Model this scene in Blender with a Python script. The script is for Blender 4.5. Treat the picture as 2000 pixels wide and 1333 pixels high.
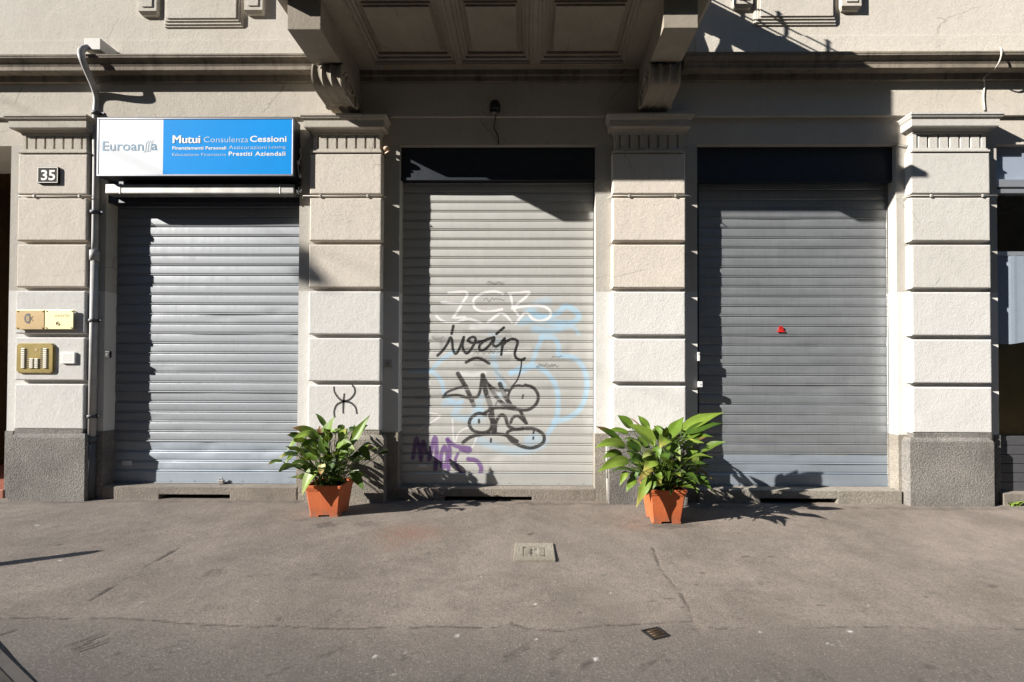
import bpy, bmesh, math, random
import numpy as np
from mathutils import Vector, Matrix

R = math.radians
random.seed(7)
rng = np.random.default_rng(11)
scene = bpy.context.scene
for o in list(bpy.data.objects):
    bpy.data.objects.remove(o)
COL = scene.collection

# ------------------------------------------------------------------ camera
F = 850.0 / 2000.0                    # focal length over picture width
EYE = Vector((0.0, -5.0, 1.455))
YAW, PITCH, ROLL = R(0.52), R(0.70), R(0.18)
PPX, PPY = 1028.0, 720.0              # principal point of the shifted lens
cam_d = bpy.data.cameras.new('camera')
cam = bpy.data.objects.new('camera', cam_d)
COL.objects.link(cam)
MROT = (Matrix.Rotation(YAW, 3, 'Z') @ Matrix.Rotation(R(90) + PITCH, 3, 'X') @ Matrix.Rotation(ROLL, 3, 'Z'))
cam.matrix_world = Matrix.Translation(EYE) @ MROT.to_4x4()
cam_d.sensor_fit = 'HORIZONTAL'
cam_d.sensor_width = 36.0
cam_d.lens = 36.0 * F
cam_d.shift_x = -(PPX - 1000.0) / 2000.0
cam_d.shift_y = (PPY - 666.5) / 2000.0
cam_d.clip_start = 0.05
cam_d.clip_end = 500.0
scene.camera = cam

# ------------------------------------------------------------------ sky, sun, exposure
SUN = Vector((-2.27, -1.0, 1.18)).normalized()      # direction towards the sun
ELEV = math.asin(SUN.z)
AZ = math.atan2(SUN.x, SUN.y)
world = bpy.data.worlds.new('World')
scene.world = world
world.use_nodes = True
wn = world.node_tree.nodes
bg = wn['Background']
sky = wn.new('ShaderNodeTexSky')
sky.sky_type = 'NISHITA'
sky.sun_disc = False
sky.sun_elevation = ELEV
sky.sun_rotation = AZ % (2 * math.pi)
sky.air_density = 1.3
sky.dust_density = 0.0
sky.ozone_density = 5.0
world.node_tree.links.new(sky.outputs[0], bg.inputs[0])
bg.inputs[1].default_value = 0.09
sun_d = bpy.data.lights.new('sun', 'SUN')
sun_d.energy = 5.0
sun_d.angle = R(0.5)
sun_d.color = (1.0, 0.955, 0.885)
sun_o = bpy.data.objects.new('sun', sun_d)
sun_o.rotation_euler = SUN.to_track_quat('Z', 'Y').to_euler()
sun_o.location = (-20, -10, 20)
COL.objects.link(sun_o)
scene.view_settings.view_transform = 'Standard'
scene.view_settings.look = 'None'
scene.view_settings.gamma = 1.0
scene.view_settings.exposure = 1.5

# ------------------------------------------------------------------ measuring helpers
def ray(px, py):
    return MROT @ Vector(((px - PPX) / 850.0, -(py - PPY) / 850.0, -1.0))

def P(px, py, y=0.0):
    """point of the place seen at that spot of the photograph, on the plane Y = y"""
    d = ray(px, py)
    return EYE + d * ((y - EYE.y) / d.y)

def PX(px, y=0.0, py=600.0):
    return P(px, py, y).x

def PZ(py, y=0.0, px=1000.0):
    return P(px, py, y).z

def G(px, py, z=0.0):
    d = ray(px, py)
    return EYE + d * ((z - EYE.z) / d.z)

# ------------------------------------------------------------------ materials
ALB = 0.70                            # every base colour below is written for a bright print; real surfaces are this much darker
def kc(c):
    return tuple(x * ALB for x in c[:3])

def mat(name):
    m = bpy.data.materials.new(name)
    m.use_nodes = True
    return m, m.node_tree.nodes, m.node_tree.links, m.node_tree.nodes['Principled BSDF']

def noise(nt, scale, detail=6, rough=0.6, vec=None, stretch=None):
    n, l = nt.nodes, nt.links
    t = n.new('ShaderNodeTexNoise')
    t.inputs['Scale'].default_value = scale
    t.inputs['Detail'].default_value = detail
    t.inputs['Roughness'].default_value = rough
    if vec is None:
        c = n.new('ShaderNodeTexCoord')
        vec = c.outputs['Object']
    if stretch:
        mp = n.new('ShaderNodeMapping')
        mp.inputs['Scale'].default_value = stretch
        l.new(vec, mp.inputs['Vector'])
        vec = mp.outputs[0]
    l.new(vec, t.inputs['Vector'])
    return t.outputs['Fac']

def ramp(nt, fac, p0, p1, c0=(0, 0, 0, 1), c1=(1, 1, 1, 1)):
    r = nt.nodes.new('ShaderNodeValToRGB')
    r.color_ramp.elements[0].position = p0
    r.color_ramp.elements[1].position = p1
    r.color_ramp.elements[0].color = c0
    r.color_ramp.elements[1].color = c1
    nt.links.new(fac, r.inputs[0])
    return r.outputs[0]

def mixc(nt, fac, a, b, mode='MIX'):
    m = nt.nodes.new('ShaderNodeMix')
    m.data_type = 'RGBA'
    m.blend_type = mode
    for sock, v in ((m.inputs[0], fac), (m.inputs[6], a), (m.inputs[7], b)):
        if hasattr(v, 'is_output'):
            nt.links.new(v, sock)
        elif isinstance(v, (int, float)):
            sock.default_value = v
        else:
            sock.default_value = (v[0], v[1], v[2], 1.0)
    return m.outputs[2]

def math_n(nt, op, a, b=0.0, clamp=False):
    m = nt.nodes.new('ShaderNodeMath')
    m.operation = op
    m.use_clamp = clamp
    for s, v in ((m.inputs[0], a), (m.inputs[1], b)):
        if hasattr(v, 'is_output'):
            nt.links.new(v, s)
        else:
            s.default_value = v
    return m.outputs[0]

def bump(nt, bsdf, fac, strength, dist):
    b = nt.nodes.new('ShaderNodeBump')
    b.inputs['Strength'].default_value = strength
    b.inputs['Distance'].default_value = dist
    nt.links.new(fac, b.inputs['Height'])
    nt.links.new(b.outputs[0], bsdf.inputs['Normal'])

def plaster(name, base, dark, light=None, paint_z=None, paint=None, stain=0.55, grain=0.25, streak=0.5):
    base, dark = kc(base), kc(dark)
    if paint: paint = kc(paint)
    m, n, l, b = mat(name)
    nt = m.node_tree
    big = ramp(nt, noise(nt, 0.9, 8, 0.65), 0.35, 0.72)
    col = mixc(nt, math_n(nt, 'MULTIPLY', big, stain), base, dark)
    st = ramp(nt, noise(nt, 5.0, 5, 0.6, stretch=(2.2, 2.2, 0.22)), 0.50, 0.78)
    col = mixc(nt, math_n(nt, 'MULTIPLY', st, streak), col, dark)
    fine = ramp(nt, noise(nt, 30, 7, 0.85), 0.42, 0.60)
    col = mixc(nt, math_n(nt, 'MULTIPLY', fine, grain), col, tuple(c * 0.62 for c in base))
    blot = ramp(nt, noise(nt, 11, 4, 0.6), 0.66, 0.74)
    col = mixc(nt, math_n(nt, 'MULTIPLY', blot, 0.22), col, tuple(c * 0.45 for c in base))
    vc = n.new('ShaderNodeTexVoronoi'); vc.feature = 'DISTANCE_TO_EDGE'; vc.inputs['Scale'].default_value = 0.75
    tcx = n.new('ShaderNodeTexCoord')
    wob = mixc(nt, 0.10, tcx.outputs['Object'], mixc(nt, 1.0, noise(nt, 6, 6, 0.7), noise(nt, 6, 6, 0.7)))
    l.new(wob, vc.inputs['Vector'])
    hair = math_n(nt, 'MULTIPLY', math_n(nt, 'LESS_THAN', vc.outputs['Distance'], 0.0022), ramp(nt, noise(nt, 1.1, 3), 0.52, 0.56))
    soot = ramp(nt, noise(nt, 3.1, 9, 0.75), 0.56, 0.80)
    col = mixc(nt, math_n(nt, 'MULTIPLY', soot, 0.35 * (stain + 0.3)), col, tuple(c * 0.5 for c in dark))
    col = mixc(nt, math_n(nt, 'MULTIPLY', hair, 0.45), col, tuple(c * 0.3 for c in dark))
    if paint_z is not None:
        tc = n.new('ShaderNodeTexCoord')
        sp = n.new('ShaderNodeSeparateXYZ')
        l.new(tc.outputs['Object'], sp.inputs[0])
        w = noise(nt, 2.5, 4)
        edge = math_n(nt, 'ADD', sp.outputs[2], math_n(nt, 'MULTIPLY', math_n(nt, 'SUBTRACT', w, 0.5), 0.06))
        lo = math_n(nt, 'LESS_THAN', edge, paint_z)
        pcol = mixc(nt, math_n(nt, 'MULTIPLY', ramp(nt, noise(nt, 1.7, 7, 0.6), 0.4, 0.75), 0.5), paint, tuple(c * 0.86 for c in paint))
        pcol = mixc(nt, math_n(nt, 'MULTIPLY', ramp(nt, noise(nt, 7, 8, 0.75), 0.60, 0.78), 0.35), pcol, tuple(c * 0.62 for c in paint))
        pcol = mixc(nt, math_n(nt, 'MULTIPLY', fine, 0.16), pcol, tuple(c * 0.7 for c in paint))
        col = mixc(nt, lo, col, pcol)
    l.new(col, b.inputs['Base Color'])
    b.inputs['Roughness'].default_value = 0.92
    b.inputs['Diffuse Roughness'].default_value = 0.3
    b.inputs['Specular IOR Level'].default_value = 0.25
    hb = math_n(nt, 'ADD', noise(nt, 42, 7, 0.8), math_n(nt, 'MULTIPLY', noise(nt, 7, 5, 0.6), 1.0))
    bump(nt, b, hb, 0.55, 0.009)
    return m

def rough_stone(name, c0, c1, c2):
    c0, c1, c2 = kc(c0), kc(c1), kc(c2)
    m, n, l, b = mat(name)
    nt = m.node_tree
    v = n.new('ShaderNodeTexVoronoi')
    v.inputs['Scale'].default_value = 58
    tc = n.new('ShaderNodeTexCoord')
    l.new(tc.outputs['Object'], v.inputs['Vector'])
    f1 = ramp(nt, noise(nt, 48, 6, 0.75), 0.38, 0.66)
    col = mixc(nt, f1, c0, c1)
    f2 = ramp(nt, noise(nt, 110, 2, 0.6), 0.60, 0.68)
    col = mixc(nt, f2, col, c2)
    f3 = ramp(nt, noise(nt, 1.6, 6, 0.6), 0.35, 0.7)
    col = mixc(nt, math_n(nt, 'MULTIPLY', f3, 0.65), col, tuple(c * 0.5 for c in c0))
    f4 = ramp(nt, noise(nt, 7, 7, 0.75), 0.50, 0.72)
    col = mixc(nt, math_n(nt, 'MULTIPLY', f4, 0.40), col, (c1[0] * 1.05, c1[1], c1[2] * 0.9))
    l.new(col, b.inputs['Base Color'])
    b.inputs['Roughness'].default_value = 0.95
    b.inputs['Diffuse Roughness'].default_value = 0.3
    h = math_n(nt, 'ADD', noise(nt, 95, 8, 0.85), math_n(nt, 'MULTIPLY', v.outputs['Distance'], 0.55))
    bump(nt, b, h, 1.0, 0.010)
    return m

def simple(name, color, rough=0.6, metal=0.0, var=0.15, nscale=18, bump_s=0.0, coat=0.0, spec=0.4):
    color = kc(color)
    m, n, l, b = mat(name)
    nt = m.node_tree
    f = ramp(nt, noise(nt, nscale, 5, 0.65), 0.35, 0.75)
    col = mixc(nt, math_n(nt, 'MULTIPLY', f, 1.0), color, tuple(c * (1 - var) for c in color))
    l.new(col, b.inputs['Base Color'])
    b.inputs['Roughness'].default_value = rough
    b.inputs['Metallic'].default_value = metal
    b.inputs['Specular IOR Level'].default_value = spec
    b.inputs['Coat Weight'].default_value = coat
    if bump_s:
        bump(nt, b, noise(nt, nscale * 3, 4), bump_s, 0.003)
    return m

def shutter_metal(name, color, dark, rough, metal, attr=False, dirt=0.5):
    color, dark = kc(color), kc(dark)
    m, n, l, b = mat(name)
    nt = m.node_tree
    s = ramp(nt, noise(nt, 2.0, 6, 0.65, stretch=(0.5, 1, 3.0)), 0.30, 0.75)
    col = mixc(nt, math_n(nt, 'MULTIPLY', s, dirt), color, dark)
    s2 = ramp(nt, noise(nt, 9.0, 5, 0.7, stretch=(3.0, 1, 0.35)), 0.50, 0.80)
    col = mixc(nt, math_n(nt, 'MULTIPLY', s2, dirt * 0.7), col, dark)
    s3 = ramp(nt, noise(nt, 34.0, 4, 0.7), 0.64, 0.76)
    col = mixc(nt, math_n(nt, 'MULTIPLY', s3, 0.25), col, tuple(c * 0.5 for c in dark))
    rg = ramp(nt, noise(nt, 6.0, 5, 0.6, stretch=(2, 1, 0.6)), 0.3, 0.8, (rough - 0.07,) * 3 + (1,), (rough + 0.12,) * 3 + (1,))
    mt = metal
    if attr:
        a = n.new('ShaderNodeAttribute')
        a.attribute_name = 'paint'
        w = math_n(nt, 'MULTIPLY', a.outputs['Alpha'], math_n(nt, 'ADD', math_n(nt, 'MULTIPLY', ramp(nt, noise(nt, 40, 4, 0.7), 0.2, 0.5), 0.25), 0.75))
        col = mixc(nt, w, col, a.outputs['Color'])
        mt = math_n(nt, 'MULTIPLY', math_n(nt, 'SUBTRACT', 1.0, w), metal)
        l.new(mt, b.inputs['Metallic'])
    else:
        b.inputs['Metallic'].default_value = metal
    l.new(col, b.inputs['Base Color'])
    l.new(rg, b.inputs['Roughness'])
    bump(nt, b, noise(nt, 14, 3, 0.5, stretch=(0.3, 1, 1)), 0.10, 0.004)
    return m

M = {}
M['wall_up'] = plaster('facade_plaster', (0.76, 0.705, 0.62), (0.62, 0.56, 0.48), stain=0.6, streak=0.3)
M['frieze'] = plaster('frieze_plaster', (0.69, 0.635, 0.55), (0.54, 0.485, 0.405), stain=0.55, streak=0.3)
M['jamb'] = plaster('jamb_plaster', (0.60, 0.565, 0.505), (0.49, 0.455, 0.40), paint_z=2.40, paint=(0.78, 0.76, 0.72))
M['block'] = plaster('pilaster_plaster', (0.84, 0.765, 0.67), (0.70, 0.63, 0.545), paint_z=2.40, paint=(0.81, 0.79, 0.755), grain=0.30)
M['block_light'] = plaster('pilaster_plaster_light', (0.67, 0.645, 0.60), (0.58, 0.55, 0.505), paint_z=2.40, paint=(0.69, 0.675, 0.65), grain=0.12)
M['house'] = plaster('unseen_house_plaster', (0.15, 0.13, 0.11), (0.10, 0.09, 0.08))  # dark tone keeps the unseen added houses from bouncing light
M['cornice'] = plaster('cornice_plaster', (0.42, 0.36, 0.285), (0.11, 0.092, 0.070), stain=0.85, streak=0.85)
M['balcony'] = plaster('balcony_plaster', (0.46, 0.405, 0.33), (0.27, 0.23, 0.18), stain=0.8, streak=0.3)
M['plinth'] = rough_stone('rough_plinth_stone', (0.17, 0.155, 0.14), (0.36, 0.335, 0.305), (0.50, 0.47, 0.43))
M['plinth_tan'] = rough_stone('tan_plinth_stone', (0.27, 0.235, 0.19), (0.44, 0.40, 0.34), (0.55, 0.52, 0.46))
M['step'] = rough_stone('doorstep_stone', (0.24, 0.20, 0.165), (0.38, 0.335, 0.285), (0.47, 0.44, 0.39))
M['void'] = simple('dark_cavity', (0.012, 0.010, 0.008), 0.95)
M['shut_left'] = shutter_metal('galvanised_slats', (0.30, 0.32, 0.345), (0.225, 0.24, 0.26), 0.58, 0.30, dirt=0.6)
M['shut_mid'] = shutter_metal('beige_painted_slats', (0.60, 0.595, 0.565), (0.46, 0.45, 0.42), 0.50, 0.2, attr=True, dirt=0.45)
M['shut_midbar'] = shutter_metal('beige_painted_bar', (0.52, 0.515, 0.495), (0.40, 0.395, 0.375), 0.50, 0.2)
M['shut_right'] = shutter_metal('dark_steel_slats', (0.42, 0.44, 0.46), (0.27, 0.285, 0.30), 0.46, 0.5, dirt=0.8)
M['shut_base'] = shutter_metal('new_zinc_slats', (0.35, 0.40, 0.455), (0.29, 0.33, 0.38), 0.54, 0.3, dirt=0.5)
M['housing_dark'] = simple('dark_blue_housing', (0.030, 0.036, 0.050), 0.45, 0.2, 0.4)
M['black'] = simple('black_plastic', (0.012, 0.012, 0.013), 0.5)
M['steel'] = simple('bright_steel', (0.40, 0.385, 0.365), 0.5, 0.3, 0.45, 5)
M['sign_white'] = simple('sign_white', (0.74, 0.76, 0.80), 0.6, 0, 0.03, 3, spec=0.12)
M['sign_blue'] = simple('sign_blue', (0.004, 0.30, 0.80), 0.6, 0, 0.08, 2, spec=0.03)
M['sign_text'] = simple('sign_lettering_white', (0.82, 0.83, 0.84), 0.4, 0, 0.02, spec=0.12)
M['sign_pale'] = simple('sign_lettering_pale', (0.55, 0.70, 0.84), 0.4, 0, 0.02, spec=0.12)
M['sign_logo'] = simple('sign_lettering_teal', (0.06, 0.20, 0.32), 0.4, 0, 0.02, spec=0.12)
M['sign_frame'] = simple('sign_frame', (0.20, 0.21, 0.24), 0.4, 0.5, spec=0.12)
M['sign_side'] = simple('sign_side', (0.020, 0.021, 0.028), 0.5)
M['pipe'] = simple('grey_painted_pipe', (0.50, 0.49, 0.48), 0.5, 0, 0.25, 9, spec=0.12)
M['pipe_dark'] = simple('cast_iron_pipe', (0.10, 0.105, 0.12), 0.6, 0, 0.3, 9)
M['white_box'] = simple('white_box_plaster', (0.70, 0.68, 0.64), 0.8, 0, 0.15)
M['brass'] = simple('polished_brass', (0.80, 0.62, 0.25), 0.32, 0.85, 0.35, 7)
M['brass_pale'] = simple('pale_brass', (0.86, 0.77, 0.44), 0.42, 0.45, 0.15, 4)
M['brass_brown'] = simple('brown_brass', (0.50, 0.35, 0.17), 0.42, 0.45, 0.2, 4)
M['button'] = simple('ivory_button', (0.74, 0.71, 0.62), 0.4)
M['white_plastic'] = simple('white_plastic', (0.82, 0.82, 0.80), 0.45, 0, 0.05, spec=0.12)
M['ink'] = simple('black_ink', (0.025, 0.022, 0.020), 0.6)
M['etch'] = simple('etched_lettering', (0.33, 0.26, 0.11), 0.6)
M['spray'] = simple('black_spray_paint', (0.045, 0.040, 0.040), 0.7, 0, 0.4)
M['enamel'] = simple('number_plate_dark', (0.022, 0.018, 0.016), 0.8, spec=0.12)
M['enamel_num'] = simple('number_white', (0.74, 0.70, 0.62), 0.5, 0, 0.3, 60, spec=0.12)
mt_, n_, l_, b_ = mat('terracotta_plastic')
nt = mt_.node_tree
tc_ = mixc(nt, ramp(nt, noise(nt, 5, 7, 0.7), 0.40, 0.75), kc((0.60, 0.150, 0.050)), kc((0.46, 0.105, 0.036)))
tc_ = mixc(nt, math_n(nt, 'MULTIPLY', ramp(nt, noise(nt, 14, 6, 0.75, stretch=(2, 2, 0.4)), 0.58, 0.80), 0.5), tc_, kc((0.62, 0.36, 0.24)))
spz = n_.new('ShaderNodeSeparateXYZ'); tcz = n_.new('ShaderNodeTexCoord'); l_.new(tcz.outputs['Object'], spz.inputs[0])
low = math_n(nt, 'SUBTRACT', 1.0, math_n(nt, 'MULTIPLY', spz.outputs[2], 9.0), True)
tc_ = mixc(nt, math_n(nt, 'MULTIPLY', low, ramp(nt, noise(nt, 26, 6, 0.75), 0.40, 0.62)), tc_, kc((0.20, 0.13, 0.09)))
l_.new(tc_, b_.inputs['Base Color']); b_.inputs['Roughness'].default_value = 0.6; b_.inputs['Specular IOR Level'].default_value = 0.3
bump(nt, b_, noise(nt, 30, 5), 0.15, 0.003)
M['terracotta'] = mt_
M['soil'] = simple('potting_soil', (0.030, 0.022, 0.016), 0.95, 0, 0.5, 40, 0.8)
M['wire'] = simple('grey_cable', (0.45, 0.42, 0.38), 0.6)
M['wire_white'] = simple('white_cable', (0.68, 0.65, 0.58), 0.6)
M['wire_dark'] = simple('black_cable', (0.03, 0.028, 0.027), 0.6)
M['beige_lamp'] = simple('beige_plastic', (0.62, 0.44, 0.30), 0.5)
M['red'] = simple('red_sticker', (0.75, 0.025, 0.020), 0.45)
M['rust_iron'] = simple('worn_iron_cover', (0.14, 0.095, 0.060), 0.5, 0.6, 0.5, 25, 0.3)
M['concrete'] = rough_stone('cover_concrete', (0.30, 0.265, 0.205), (0.42, 0.375, 0.295), (0.46, 0.42, 0.35))
M['bollard'] = simple('dark_green_iron', (0.03, 0.045, 0.04), 0.5, 0.2)
M['trough'] = simple('brown_grey_trough', (0.075, 0.066, 0.060), 0.6, 0.1, 0.3)
M['wood'] = simple('dark_brown_wood', (0.085, 0.045, 0.018), 0.45, 0, 0.5, 6)
M['redtile'] = simple('red_floor_tile', (0.30, 0.09, 0.05), 0.6)
M['blue_panel'] = simple('pale_blue_panel', (0.40, 0.46, 0.56), 0.5, 0.1, 0.12, 3)
M['alu'] = simple('aluminium', (0.60, 0.63, 0.68), 0.35, 0.6, 0.1)
M['cloth'] = simple('white_curtain', (0.30, 0.35, 0.42), 0.9, 0, 0.1)
M['ochre'] = simple('ochre_room_wall', (1.1, 0.84, 0.36), 0.9, 0, 0.2, 3)
M['panel_dark'] = simple('dark_sill_panel', (0.10, 0.10, 0.11), 0.5, 0.1)
M['iron'] = simple('black_iron', (0.02, 0.02, 0.02), 0.5, 0.3)

# glass
mg, n_, l_, b_ = mat('window_glass')
for x in list(n_):
    if x.type != 'OUTPUT_MATERIAL':
        n_.remove(x)
tr = n_.new('ShaderNodeBsdfTransparent')
tr.inputs[0].default_value = (0.96, 0.98, 0.98, 1)
gl = n_.new('ShaderNodeBsdfGlossy')
gl.inputs['Roughness'].default_value = 0.02
fr = n_.new('ShaderNodeFresnel')
fr.inputs[0].default_value = 1.6
ms = n_.new('ShaderNodeMixShader')
l_.new(fr.outputs[0], ms.inputs[0]); l_.new(tr.outputs[0], ms.inputs[1]); l_.new(gl.outputs[0], ms.inputs[2])
l_.new(ms.outputs[0], [x for x in n_ if x.type == 'OUTPUT_MATERIAL'][0].inputs[0])
M['glass'] = mg

# leaves
ml, n_, l_, b_ = mat('aspidistra_leaf')
nt = ml.node_tree
at = n_.new('ShaderNodeAttribute'); at.attribute_name = 'tint'
uvn = n_.new('ShaderNodeAttribute'); uvn.attribute_name = 'across'
wv = n_.new('ShaderNodeMath'); wv.operation = 'SINE'
l_.new(math_n(nt, 'MULTIPLY', uvn.outputs['Fac'], 55.0), wv.inputs[0])
vein = math_n(nt, 'ADD', math_n(nt, 'MULTIPLY', wv.outputs[0], 0.5), 0.5)
lc = mixc(nt, math_n(nt, 'MULTIPLY', vein, 0.25), at.outputs['Color'], mixc(nt, 0.5, at.outputs['Color'], (0.02, 0.05, 0.01)))
lc = mixc(nt, math_n(nt, 'MULTIPLY', ramp(nt, noise(nt, 22, 4), 0.45, 0.75), 0.35), lc, mixc(nt, 0.6, lc, (0.10, 0.10, 0.01)))
l_.new(lc, b_.inputs['Base Color'])
b_.inputs['Roughness'].default_value = 0.42
b_.inputs['Specular IOR Level'].default_value = 0.28
bump(nt, b_, vein, 0.25, 0.002)
tl = n_.new('ShaderNodeBsdfTranslucent')
l_.new(mixc(nt, 0.35, lc, (0.22, 0.30, 0.02)), tl.inputs[0])
mx = n_.new('ShaderNodeMixShader'); mx.inputs[0].default_value = 0.20
out = [x for x in n_ if x.type == 'OUTPUT_MATERIAL'][0]
l_.new(b_.outputs[0], mx.inputs[1]); l_.new(tl.outputs[0], mx.inputs[2]); l_.new(mx.outputs[0], out.inputs[0])
M['leaf'] = ml

# asphalt
ma, n_, l_, b_ = mat('asphalt')
nt = ma.node_tree
at = n_.new('ShaderNodeAttribute'); at.attribute_name = 'marks'
sep = n_.new('ShaderNodeSeparateColor'); l_.new(at.outputs['Color'], sep.inputs[0])
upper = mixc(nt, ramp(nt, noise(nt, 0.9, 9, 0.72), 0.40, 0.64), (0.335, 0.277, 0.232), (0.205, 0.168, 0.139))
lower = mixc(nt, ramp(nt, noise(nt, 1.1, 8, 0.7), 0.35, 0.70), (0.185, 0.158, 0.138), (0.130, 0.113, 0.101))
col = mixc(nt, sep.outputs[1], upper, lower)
mid = ramp(nt, noise(nt, 6.5, 9, 0.8), 0.40, 0.68)
col = mixc(nt, math_n(nt, 'MULTIPLY', mid, 0.34), col, (0.10, 0.088, 0.078))
g1 = ramp(nt, noise(nt, 75, 4, 0.8), 0.44, 0.60)
col = mixc(nt, math_n(nt, 'MULTIPLY', g1, 0.48), col, (0.085, 0.075, 0.067))
g2 = ramp(nt, noise(nt, 88, 2, 0.6), 0.60, 0.68)
col = mixc(nt, math_n(nt, 'MULTIPLY', g2, 0.45), col, (0.40, 0.36, 0.31))
col = mixc(nt, at.outputs['Alpha'], col, (0.27, 0.145, 0.10))
spots = ramp(nt, noise(nt, 4.2, 3, 0.6), 0.70, 0.73)
col = mixc(nt, math_n(nt, 'MULTIPLY', spots, 0.25), col, (0.06, 0.05, 0.045))
col = mixc(nt, math_n(nt, 'MULTIPLY', sep.outputs[2], 0.8), col, (0.045, 0.036, 0.030))
col = mixc(nt, sep.outputs[0], col, (0.020, 0.016, 0.013))
wsp = n_.new('ShaderNodeAttribute'); wsp.attribute_name = 'specks'
col = mixc(nt, wsp.outputs['Fac'], col, (0.70, 0.67, 0.62))
l_.new(mixc(nt, 1.0, col, (ALB, ALB, ALB), 'MULTIPLY'), b_.inputs['Base Color'])
b_.inputs['Roughness'].default_value = 0.93
b_.inputs['Diffuse Roughness'].default_value = 0.3
b_.inputs['Specular IOR Level'].default_value = 0.25
hb = math_n(nt, 'ADD', noise(nt, 60, 8, 0.85), math_n(nt, 'MULTIPLY', noise(nt, 12, 5, 0.6), 0.6))
bump(nt, b_, hb, 0.8, 0.014)
M['asphalt'] = ma

# ------------------------------------------------------------------ mesh builder
class MB:
    def __init__(self):
        self.v, self.f, self.mi = [], [], []
        self.smooth = []

    def quad(self, pts, mi=0, smooth=False):
        k = len(self.v)
        self.v += [tuple(p) for p in pts]
        self.f.append(tuple(range(k, k + len(pts))))
        self.mi.append(mi); self.smooth.append(smooth)

    def box(self, x0, x1, y0, y1, z0, z1, mi=0, bevel=0.0):
        if x0 > x1: x0, x1 = x1, x0
        if y0 > y1: y0, y1 = y1, y0
        if z0 > z1: z0, z1 = z1, z0
        if bevel <= 0:
            k = len(self.v)
            self.v += [(x0, y0, z0), (x1, y0, z0), (x1, y1, z0), (x0, y1, z0),
                       (x0, y0, z1), (x1, y0, z1), (x1, y1, z1), (x0, y1, z1)]
            for q in ((0, 3, 2, 1), (4, 5, 6, 7), (0, 1, 5, 4), (1, 2, 6, 5), (2, 3, 7, 6), (3, 0, 4, 7)):
                self.f.append(tuple(k + i for i in q)); self.mi.append(mi); self.smooth.append(False)
            return self
        bm = bmesh.new()
        r = bmesh.ops.create_cube(bm, size=1.0)
        for v in bm.verts:
            v.co = Vector(((x0 + x1) / 2 + v.co.x * (x1 - x0), (y0 + y1) / 2 + v.co.y * (y1 - y0), (z0 + z1) / 2 + v.co.z * (z1 - z0)))
        bmesh.ops.bevel(bm, geom=list(bm.edges), offset=bevel, segments=2, affect='EDGES', profile=0.6)
        self.bm(bm, mi)
        return self

    def bm(self, bm, mi=0, smooth=False):
        k = len(self.v)
        bm.verts.ensure_lookup_table()
        self.v += [tuple(v.co) for v in bm.verts]
        for f in bm.faces:
            self.f.append(tuple(k + v.index for v in f.verts)); self.mi.append(mi); self.smooth.append(smooth)
        bm.free()

    def loft(self, rings, mi=0, closed=True, caps=True, smooth=False):
        k = len(self.v); n = len(rings[0])
        for r in rings:
            self.v += [tuple(p) for p in r]
        m = n if closed else n - 1
        for i in range(len(rings) - 1):
            for j in range(m):
                a, b2 = k + i * n + j, k + i * n + (j + 1) % n
                self.f.append((a, b2, b2 + n, a + n)); self.mi.append(mi); self.smooth.append(smooth)
        if caps and closed:
            self.f.append(tuple(k + j for j in reversed(range(n)))); self.mi.append(mi); self.smooth.append(False)
            e = k + (len(rings) - 1) * n
            self.f.append(tuple(e + j for j in range(n))); self.mi.append(mi); self.smooth.append(False)
        return self

    def extrude_x(self, prof, x0, x1, mi=0, mitre=0.0):
        """closed profile [(y,z)...] drawn along X; mitre lets the ends follow the profile depth"""
        self.loft([[(x0 - mitre * -y, y, z) if mitre else (x0, y, z) for y, z in prof],
                   [(x1 + mitre * -y, y, z) if mitre else (x1, y, z) for y, z in prof]], mi)
        return self

    def tube(self, pts, r, n=8, mi=0, caps=True):
        pts = [Vector(p) for p in pts]
        rings = []
        prev = None
        for i, p in enumerate(pts):
            t = (pts[min(i + 1, len(pts) - 1)] - pts[max(i - 1, 0)]).normalized()
            if prev is None:
                a = t.orthogonal().normalized()
            else:
                a = (prev - t * prev.dot(t)).normalized()
            prev = a
            b2 = t.cross(a)
            rr = r[i] if isinstance(r, (list, tuple)) else r
            rings.append([p + a * (rr * math.cos(2 * math.pi * j / n)) + b2 * (rr * math.sin(2 * math.pi * j / n)) for j in range(n)])
        return self.loft(rings, mi, True, caps, True)

    def lathe(self, prof, cx, cy, n=16, mi=0):
        rings = [[(cx + r * math.cos(2 * math.pi * j / n), cy + r * math.sin(2 * math.pi * j / n), z) for j in range(n)] for r, z in prof]
        return self.loft(rings, mi, True, True, True)

    def ring_y(self, cx, cz, y0, y1, r, n=24, mi=0):
        return self.loft([[(cx + r * math.cos(2 * math.pi * j / n), y, cz + r * math.sin(2 * math.pi * j / n)) for j in range(n)] for y in (y0, y1)], mi)

    def build(self, name, mats, parent=None, loc=None, smooth=False):
        me = bpy.data.meshes.new(name)
        root = Vector((0, 0, 0))
        if parent is not None:
            q = parent
            while q.parent: q = q.parent
            root = q.location
        elif loc is not None:
            root = Vector(loc)
        me.from_pydata([(a - root.x, b2 - root.y, c - root.z) for a, b2, c in self.v], [], self.f)
        if not isinstance(mats, (list, tuple)): mats = [mats]
        for mm in mats: me.materials.append(mm)
        me.polygons.foreach_set('material_index', self.mi)
        me.polygons.foreach_set('use_smooth', [bool(s or smooth) for s in self.smooth])
        bm = bmesh.new(); bm.from_mesh(me)
        bmesh.ops.recalc_face_normals(bm, faces=bm.faces)
        bm.to_mesh(me); bm.free()
        me.update()
        o = bpy.data.objects.new(name, me)
        COL.objects.link(o)
        if parent is not None:
            o.parent = parent
        else:
            o.location = root
        return o

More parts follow.
